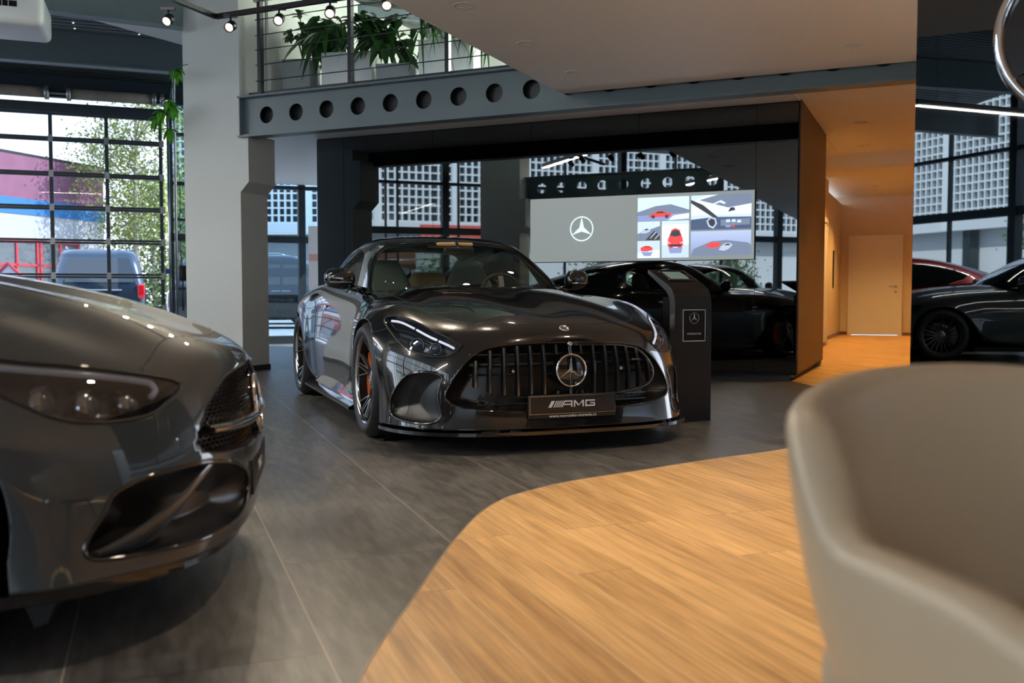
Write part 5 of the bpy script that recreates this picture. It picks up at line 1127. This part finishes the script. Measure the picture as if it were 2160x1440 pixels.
# number plate with logo and web address
pl = bpy.data.objects.new('number_plate', None); COL.objects.link(pl); pl.parent = car; pl.location = (.965, 0, .258)
MB().bbox(-.02, 0, -.265, .265, -.066, .066, 'plate_black', .006).box(-.06, -.02, -.2, .2, -.05, .05, 'plate_black').build('plate', pl)
fr = MB(); fr.box(.0, .004, -.262, .262, .056, .062, 'dark_chrome').box(.0, .004, -.262, .262, -.040, -.037, 'dark_chrome').box(0, .004, -.262, -.257, -.037, .058, 'dark_chrome').box(0, .004, .257, .262, -.037, .058, 'dark_chrome').build('plate_frame', pl)
YZ = Matrix(((0, 0, 1, 0), (1, 0, 0, 0), (0, 1, 0, 0), (0, 0, 0, 1)))   # text plane facing +X
text_mesh('web_address', 'www.mercedes-moravia.cz', .0235, 'white_print', pl, Matrix.Translation((.002, 0, -.052)) @ YZ, .0008, sx=1.12)
lg = MB(); x_ = .0012
def pg(pts, h=.034, sk=.25, x0=0):
    lg.add([(x_, x0+a+b*sk*h*0+b*h*sk*0, b*h-.004) for a, b in pts], [tuple(range(len(pts)))], 'white_print')
sl_ = .55*.036
H_ = .036
for k, (a, w__) in enumerate(((-.150, .020), (-.121, .0065), (-.109, .0065), (-.097, .0065), (-.085, .0065))): pg([(a, 0), (a+w__, 0), (a+w__+sl_, 1), (a+sl_, 1)], H_)
q = .0075
pg([(-.073, 0), (-.064, 0), (-.053, .55), (-.045, 1), (-.053, 1)], H_); pg([(-.045, 1), (-.005, 1), (-.005, .80), (-.050, .80)], H_); pg([(-.012, 0), (-.0035, 0), (-.0035, 1), (-.012, 1)], H_); pg([(-.056, .30), (-.012, .30), (-.012, .48), (-.053, .48)], H_)
pg([(.005, 0), (.013, 0), (.013, 1), (.005, 1)], H_); pg([(.013, 1), (.013, .72), (.032, .12), (.036, .30)], H_); pg([(.032, .12), (.036, .30), (.058, 1), (.058, .72)], H_); pg([(.058, 0), (.066, 0), (.066, 1), (.058, 1)], H_)
pg([(.075, 0), (.083, 0), (.083, 1), (.075, 1)], H_); pg([(.083, 1), (.135, 1), (.135, .80), (.083, .80)], H_); pg([(.083, 0), (.135, 0), (.135, .20), (.083, .20)], H_); pg([(.127, .20), (.135, .20), (.135, .58), (.127, .58)], H_); pg([(.105, .58), (.135, .58), (.135, .42), (.105, .42)], H_)
lg.build('logo_lettering', pl)
text_mesh('grille_lettering', 'AMG', .016, 'silver', car, Matrix.Translation((.905, .425, .505)) @ Matrix.Rotation(-.2, 4, 'Z') @ YZ, .001, sx=1.5)
# round bonnet badge
p = body.P(np.array([5.62]), np.array([0.]))[0]; n_ = body.outn(np.array([5.62]), np.array([0.]))[0]
eb = MB(); eb.X = Matrix.Translation(p) @ Vector(n_).to_track_quat('Z', 'Y').to_matrix().to_4x4(); eb.lathe([(0, .003), (.020, .003), (.021, .005), (.028, .005), (.029, 0)], 'silver', 36); eb.build('bonnet_badge', car)
# splitter, sill skirts, side vents, handles, exhaust diffuser
lipP = smooth_poly([(.985, 0), (.978, .28), (.95, .51), (.88, .69), (.765, .83), (.64, .915), (.535, .955), (.46, .972), (.415, .978)], 4, closed=False)
mb = MB(); pts = [(x, -y) for x, y in lipP[::-1]]+[(x, y) for x, y in lipP[1:]]; inn = [(x-.16, y*.9) for x, y in pts]
mb.prism(pts+inn[::-1], .108, .128, 'black_gloss'); mb.build('front_splitter', car)
for sd in (-1, 1):
    mb = MB(); mb.prism([(sd*.86, .12), (sd*.985, .12), (sd*.99, .135), (sd*.93, .17), (sd*.90, .24), (sd*.86, .24)], -2.30, -.42, 'black_gloss', axis='x'); mb.build('side_sill', car)
    # flat black patch drawn as the dark slot in the side intake
    mb = MB(); ip = np.array(intake); addreg(mb, body, 20, .4, 3, 4, 6.2, [inside(slot)], 'mesh_black', off=lambda S, P: -.062*np.clip(poly_dist(S, ip)/1.1, 0, 1)**.6+.0015, sides=(sd,)); mb.build('air_slot', car)
    Q = body.P(np.array([11.5]), np.array([6.45]))[0]*np.array([1, sd, 1])
    mb = MB()
    for z_ in (.60, .645, .69): mb.bbox(-.60, -.46, sd*.915-.012, sd*.915+.012, z_, z_+.022, 'chrome', .006)
    mb.build('fender_vent', car)
    hp_ = body.P(np.array([14.9]), np.array([5.6]))[0]*np.array([1, sd, 1])
    MB().bbox(hp_[0]-.10, hp_[0]+.10, hp_[1]-.008, hp_[1]+.008, hp_[2]-.02, hp_[2]+.02, 'chrome', .007).build('door_handle', car)
MB().box(-3.72, -3.5, -.55, .55, .15, .35, 'black_matt').build('rear_diffuser', car)
mb = MB(); mb.bbox(-3.775, -3.70, -.80, -.30, .72, .78, 'tail_red', .02).build('tail_lamp', car); MB().bbox(-3.775, -3.70, .30, .80, .72, .78, 'tail_red', .02).build('tail_lamp', car)
# wipers
mb = MB()
for y0, y1 in ((-.62, -.02), (.0, .60)): mb.tube([(-.60, y0+.08, .925), (-.66, (y0+y1)/2+.1, .935), (-.70, y1+.05, .945)], .007, 'black_satin', 6)
mb.tube([(-.585, -.42, .925), (-.60, -.30, .935)], [.014, .012], 'black_satin', 8).build('wiper', car)
# cabin
seat_shell(car, -1.55, .36, 'seat_grey', .38, .80); seat_shell(car, -1.55, -.36, 'seat_grey', .38, .80)
MB().bbox(-2.62, -2.20, -.55, .55, .38, .93, 'seat_tan', .09, 4).bbox(-2.42, -2.28, -.06, .26, .80, 1.07, 'seat_tan', .06, 4).build('rear_seat', car)
MB().bbox(-1.10, -.72, -.70, .70, .62, .905, 'interior', .06, 4).box(-3.1, -.7, -.72, .72, .2, .26, 'interior').bbox(-2.1, -.9, -.11, .11, .25, .62, 'interior', .03).build('dashboard', car)
sw_ = MB(); sw_.X = Matrix.Translation((-1.14, .36, .87)) @ Matrix.Rotation(math.radians(68), 4, 'Y'); sw_.lathe([(.175+.014*math.cos(t), .014*math.sin(t)) for t in [2*math.pi*i/10 for i in range(11)]], 'interior', 40).box(-.16, .16, -.02, .02, -.01, .01, 'silver').lathe([(0, .02), (.06, .015), (.065, -.01)], 'interior', 20); sw_.build('steering_wheel', car)
MB().bbox(-1.14, -1.11, -.12, .12, 1.175, 1.235, 'black_satin', .015).tube([(-1.12, 0, 1.22), (-1.18, 0, 1.27)], .012, 'black_satin').build('rear_view_mirror', car)
MB().bbox(-1.52, -1.20, -.14, .14, 1.245, 1.275, 'seat_tan', .012).build('overhead_console', car)
mb = MB(); mb.tube([(-3.0, -.46, 1.06), (-2.45, -.52, 1.18), (-1.9, -.55, 1.24)], .02, 'interior', 8).tube([(-3.0, .46, 1.06), (-2.45, .52, 1.18), (-1.9, .55, 1.24)], .02, 'interior', 8).build('roof_lining', car)
# ---------------------------------------------------------------- saloons: grey one in front left, others mirrored or outside
HLs = smooth_poly([(6.0, 5.9), (5.85, 5.45), (5.5, 4.85), (5.3, 4.15), (5.12, 3.55), (4.9, 3.0), (4.7, 2.72), (4.45, 2.85), (4.2, 3.17), (3.97, 3.5), (3.86, 3.95), (3.87, 4.6), (3.99, 5.15), (4.3, 5.65), (5.0, 6.1)], 4)
GRs = smooth_poly(mirror_poly([(4.92, 0), (4.9, .7), (4.7, 1.5), (4.1, 2.28), (3.58, 2.68), (3.2, 2.85), (2.98, 2.72), (2.88, 2.3), (2.82, 1.3), (2.80, 0)]), 4)
INs = smooth_poly([(2.40, 4.55), (1.88, 4.95), (1.2, 5.35), (.86, 5.25), (.72, 4.85), (.70, 4.2), (.70, 3.4), (.70, 2.5), (.80, 1.5), (1.4, 1.1), (2.15, 1.25), (2.62, 2.1), (2.72, 3.3)], 4)
sws = [(1.6, 5.3), (2.2, 4.6), (2.9, 4.03), (3.8, 3.42), (5.0, 3.2), (6.3, 3.25), (7.6, 3.7), (7.3, 4.5), (6.2, 5.3)]
sal_gaps = [[(12.8, 3.6), (10.5, 3.8), (8.8, 4.2), (7.0, 4.6), (6.1, 4.9)], [(5.12, 3.1), (5.3, 2.97), (5.6, 2.6), (5.85, 2.3), (6.05, 1.9), (6.18, 1.2), (6.24, 0)], [(6.05, 1.9), (7.2, 1.78), (8.8, 1.85), (10.6, 2.1), (12.4, 2.5)], [(12.2, 4.7), (12.0, 5.5), (12.1, 6.6), (12.35, 7.7)], [(14.4, 4.2), (14.3, 5.5), (14.3, 6.6), (14.3, 7.7)], [(16.4, 4.4), (16.2, 5.5), (16.0, 6.6), (15.5, 7.7)]]
sal = dict(name='saloon_car', body=SALOON_BODY, top=SALOON_TOP, paint='paint_grey', res=7, wb=2.835, arch=.375, R=.345, w=.94, deck=(-2.0, 1.2, .66), holes=[HLs, GRs, INs], ws=ws, sw=sws, rw=rw, glass='dark_glass',
    hl=HLs, hdep=.07, recess=[('grille_recess', GRs, 'mesh_black', .05, .25), ('side_intake', INs, 'black_satin', .075, .7)], lip_r=.006, lipmat='black_gloss', gaps=sal_gaps, track=.925, tw=.25, rimR=.245, wheel='multi', cal=True, mir=(-.98, .82, 1.03))
def star_badge(root, x, z, R_, tilt=.12):
    b = bpy.data.objects.new('star_badge', None); COL.objects.link(b); b.parent = root; b.location = (x, 0, z)
    mb = MB(); mb.X = Matrix.Rotation(-tilt, 4, 'Y'); star_points(mb, R_, 'chrome', .014, .15, .0); mb.lathe([(R_+.004+.007*math.cos(t), .010*math.sin(t)) for t in [2*math.pi*i/12 for i in range(13)]], 'chrome', 64, 'x'); mb.build('star', b)
    mb = MB(); mb.X = Matrix.Rotation(-tilt, 4, 'Y'); mb.lathe([(0, -.004), (R_, -.004), (R_+.006, -.012), (R_+.004, -.04)], 'black_gloss', 48, 'x').build('badge_disc', b)
def saloon_front(root, bd, detail):
    star_badge(root, .852, .528, .088)
    for sd in (1, -1):   # chrome louvre
        P = bd.P(np.full(8, 3.42), np.linspace(.32, 2.45, 8))*np.array([1, sd, 1]); P[:, 0] += .004
        vs = []
        for p in P: vs += [(p[0]-.03, p[1], p[2]-.013), (p[0]+.004, p[1], p[2]-.009), (p[0]+.008, p[1], p[2]), (p[0]+.004, p[1], p[2]+.009), (p[0]-.03, p[1], p[2]+.013)]
        MB().add(vs, [(5*i+j, 5*i+j+1, 5*i+6+j, 5*i+5+j) for i in range(7) for j in range(4)], 'dark_chrome', True).build('grille_louvre', root)
    if detail:           # stud pattern of the grille, one mesh
        mb = MB(); Q = np.array(GRs); stp = .105
        for i, s_ in enumerate(np.arange(2.9, 4.95, stp)):
            for t_ in np.arange(-2.85+(i % 2)*.075, 2.86, .15):
                d_ = poly_dist(np.array([[s_, t_]]), Q)[0]
                if d_ < .07 or abs(s_-3.42) < .10: continue
                p = bd.P(np.array([s_]), np.array([abs(t_)]))[0]
                if t_ < 0: p = p*np.array([1, -1, 1])
                n_ = bd.outn(np.array([s_]), np.array([abs(t_)]))[0]*np.array([1, 1 if t_ >= 0 else -1, 1]); p = p-n_*.028
                u_ = np.cross(n_, [0, 0, 1]); u_ /= np.linalg.norm(u_); v_ = np.cross(u_, n_); r_ = .0085
                mb.add([tuple(p+n_*.014), tuple(p+u_*r_), tuple(p+v_*r_*.8), tuple(p-u_*r_), tuple(p-v_*r_*.8)], [(0, 1, 2), (0, 2, 3), (0, 3, 4), (0, 4, 1)], 'black_gloss')
        o = mb.build('grille_studs', root); o['kind'] = 'stuff'
    # centre lower grille, splitter blade, plate holder
    MB().bbox(.76, .850, -.27, .27, .265, .385, 'plate_black', .006).build('number_plate_holder', root)
    MB().bbox(.846, .860, -.26, .26, .272, .378, 'black_satin', .005).build('number_plate', root)
    mb = MB()
    for z_ in (.22, .26, .30, .34): mb.tube([(.70, -.52, z_), (.80, -.25, z_), (.815, 0, z_), (.80, .25, z_), (.70, .52, z_)], .008, 'black_satin', 6)
    mb.build('lower_grille_bar', root)
    lip = smooth_poly([(.87, 0), (.865, .26), (.83, .48), (.76, .64), (.655, .765), (.54, .85), (.45, .895), (.39, .912)], 3, closed=False)
    pts = [(x-.05, -y) for x, y in lip[::-1]]+[(x-.05, y) for x, y in lip[1:]]; inn = [(x-.15, y*.9) for x, y in pts]
    MB().prism(pts+inn[::-1], .165, .195, 'black_gloss').build('front_lip', root)
    for sd in (1, -1):   # body-coloured blade across the side intake
        P = bd.P(np.array([.86, 1.0, 1.25, 1.6, 2.0, 2.35, 2.6]), np.array([5.0, 4.6, 4.1, 3.6, 3.15, 2.8, 2.5])); n_ = bd.outn(np.array([.86, 1.0, 1.25, 1.6, 2.0, 2.35, 2.6]), np.array([5.0, 4.6, 4.1, 3.6, 3.15, 2.8, 2.5]))
        P = P-n_*.012; wv_ = np.array([.018, .034, .048, .052, .045, .035, .02]); vs = []
        for p, q_ in zip(P, wv_): vs += [(p[0], sd*p[1], p[2]+q_*.5), (p[0]+.006, sd*p[1], p[2]), (p[0]-.02, sd*(p[1]-.01), p[2]-q_*.8)]
        MB().add(vs, [(3*i+j, 3*i+j+1, 3*i+4+j, 3*i+3+j) for i in range(6) for j in range(2)], root['paint'], True).build('intake_blade', root)
        s_ = bd.P(np.array([2.35]), np.array([6.15]))[0]*np.array([1, sd, 1]); n_ = bd.outn(np.array([2.35]), np.array([6.15]))[0]*np.array([1, sd, 1])
        mb = MB(); mb.X = Matrix.Translation(Vector(s_)) @ Vector(n_).to_track_quat('Z', 'Y').to_matrix().to_4x4(); mb.lathe([(0, .0015), (.009, .0015), (.010, -.001), (.0125, .0015), (.016, .0005)], root['paint'], 24); mb.build('parking_sensor', root)
def saloon(label, loc, rotz, paint_, res=5, detail=False, group=None, glass='dark_glass'):
    sp = dict(sal); sp.update(label=label, loc=loc, rotz=rotz, paint=paint_, res=res, glass=glass, group=group)
    if detail: sp.update(drl_m='drl_off', drl=[[(5.75, 5.65), (5.42, 4.9), (5.2, 4.2), (5.02, 3.5), (4.85, 3.1)], [(4.85, 3.1), (4.62, 3.12), (4.42, 3.3)]], drl_r=.0085, proj=[(4.55, 5.05, .040), (4.42, 4.25, .036), (4.4, 3.55, .024)])
    r, bd, tp = make_car(sp); r['paint'] = paint_; saloon_front(r, bd, detail); del r['paint']; return r, bd
grey, gb = saloon('graphite grey saloon whose nose fills the lower left, beside the camera', (.87*0, 0, 0), 0, 'paint_grey', 10, True, glass='car_glass')
th_ = math.radians(11); grey.location = (-.82-.87*math.cos(th_), 3.1-.87*math.sin(th_), 0); grey.rotation_euler = (0, 0, th_)
text_mesh('plate_lettering', 'Třída C', .045, 'white_print', grey, Matrix.Translation((.8605, 0, .325)) @ YZ, .0006)
MB().prism([(.0, 0), (.09, 0), (.06, -.07), (.03, -.08)], -.80, -.70, 'black_matt', axis='y').build('air_deflector', grey).location = (.36, 0, .165)
MB().prism([(.0, 0), (.09, 0), (.06, -.07), (.03, -.08)], .70, .80, 'black_matt', axis='y').build('air_deflector', grey).location = (.36, 0, .165)
M['paint_blue'] = paint('dark_blue_car_paint', (.03, .05, .08), .5, .3)
a50 = math.radians(50)
saloon('dark grey saloon with many-spoke wheels, seen only mirrored in the right pillar', (-7.3, 8.3, 0), a50, 'paint_grey', 5)
saloon('dark red car behind the grey one, seen only mirrored in the right pillar', (-7.95, 11.1, 0), a50, 'paint_red', 5)
saloon('silver car parked outside beyond the pipe', (-8.6, 36.5, -.02), math.radians(-4), 'paint_silver', 4)
saloon('dark blue car parked outside in front of the silver one', (-6.4, 29.0, -.02), math.radians(8), 'paint_blue', 4)

# vans: rounded plan outlines stacked in height
def rrect(x0, x1, hw, r, n=5):
    pts = []
    for q, (cx_, cy_) in enumerate(((x1-r, hw-r), (x0+r, hw-r), (x0+r, -hw+r), (x1-r, -hw+r))):
        for k in range(n+1): a = math.pi/2*(q+k/n); pts.append((cx_+r*math.cos(a), cy_+r*math.sin(a)))
    return pts
def van(label, loc, rotz, paint_, rear_detail, text=False):
    root = thing('passenger_van', label, 'van', loc, rotz)
    lev = [(.25, -4.15, .85, .86, .15), (.35, -4.22, .90, .95, .18), (.75, -4.24, .86, .965, .2), (1.02, -4.20, .62, .955, .2), (1.12, -4.18, .18, .93, .2), (1.5, -4.08, -.42, .86, .22), (1.78, -3.98, -.85, .79, .24), (1.88, -3.85, -1.0, .72, .28), (1.91, -3.5, -1.4, .55, .3)]
    mb = MB(); vs = []; 
    for z, x0, x1, hw, r in lev: vs += [(x, y, z) for x, y in rrect(x0, x1, hw, r)]
    n = 24; fs = [(i*n+j, i*n+(j+1) % n, (i+1)*n+(j+1) % n, (i+1)*n+j) for i in range(len(lev)-1) for j in range(n)]+[tuple(range((len(lev)-1)*n, len(lev)*n))]
    mb.add(vs, fs, paint_, True); mb.build('body', root)
    def band(x0, x1, z0, z1, sd, nm, m, par=root):
        hw0, hw1 = .955-(z0-1.02)*.21*1.0, .955-(z1-1.02)*.215
        hw0, hw1 = np.interp([z0, z1], [l[0] for l in lev], [l[3] for l in lev])+.004
        return MB().add([(x0[0], sd*hw0, z0), (x1[0], sd*hw0, z0), (x1[1], sd*hw1, z1), (x0[1], sd*hw1, z1)], [(0, 1, 2, 3)], m).build(nm, par)
    for sd in (-1, 1):
        for a_, b_ in (((-3.95, -3.85), (-2.75, -2.75)), ((-2.68, -2.68), (-1.45, -1.45)), ((-1.38, -1.38), (-.15, -.62))): band(a_, b_, 1.14, 1.66, sd, 'side_window', 'dark_glass')
        for x in (-1.55, -1.30): MB().bbox(x-.11, x+.11, sd*.955-.02, sd*.955+.025, .96, .99, 'silver', .008).build('door_handle', root)
        MB().tube([(-3.7, sd*.66, 1.90), (-3.6, sd*.67, 1.95), (-1.5, sd*.67, 1.95), (-1.35, sd*.66, 1.90)], .016, 'silver').build('roof_rail', root)
        for cx_ in (0, -3.2): wheel(root, (cx_, sd*.83, .34), sd, .34, .22, .23, 'multi', cal=False)
        MB().bbox(-4.235, -4.10, sd*.86-.07, sd*.86+.085, .80, 1.12, 'tail_red', .03).build('tail_lamp', root)
    MB().add([(-4.205, -.70, 1.16), (-4.205, .70, 1.16), (-4.035, .62, 1.70), (-4.035, -.62, 1.70)], [(0, 3, 2, 1)], 'dark_glass').build('rear_window', root)
    MB().bbox(-4.262, -4.22, -.45, .45, .975, 1.005, 'chrome', .01).build('chrome_strip', root)
    MB().bbox(-4.262, -4.235, -.26, .26, .60, .72, 'white_print', .005).build('number_plate', root)
    s = MB(); s.X = Matrix.Translation((-4.262, 0, .87)) @ Matrix.Rotation(math.pi, 4, 'Z'); star_points(s, .06, 'chrome', .006, .16, .1, n=24); s.build('star_badge', root)
    MB().bbox(-4.30, -4.0, -.85, .85, .30, .48, 'black_matt', .05).build('rear_bumper', root)
    return root
van('black van with red tail lamps parked outside the garage door, rear to the camera', (-10.73, 24.8, -.02), math.radians(113), 'paint_blue', True)
van('dark brown van standing outside between column and black wall', (-4.6, 25.5, -.02), math.radians(4), 'paint_dark', False)
# window lettering (on the outer side, so it reads mirrored from inside)
wl = text_mesh('window_lettering', 'moravia.cz', .17, 'frame_dark', None, Matrix.Translation((2.25, 17.09, .58)) @ Matrix.Rotation(math.pi/2, 4, 'X'), .001, mirror=True, sx=1.1)
wl.rotation_euler = (0, 0, AG); tag(wl, 'dark web address lettering on the window beside the column, reading mirrored', 'lettering')
bn = MB().box(-.11, .11, -.01, .01, 0, 1.1, mat('white_banner', (.80, .82, .85), .5)).box(-.11, .11, -.012, -.01, .50, .62, mat('banner_pink_band', (.75, .45, .45), .5)).build('banner', loc=G(2.66, 16.6, .95), rotz=AG)
tag(bn, 'narrow white banner with a pink band at the left edge of the black wall', 'banner')
MB().box(-.15, .15, -.15, .15, -.95, -.93, 'silver').tube([(0, 0, -.93), (0, .02, .02)], .012, 'silver').build('banner_stand', bn)
bpy.context.view_layer.update()
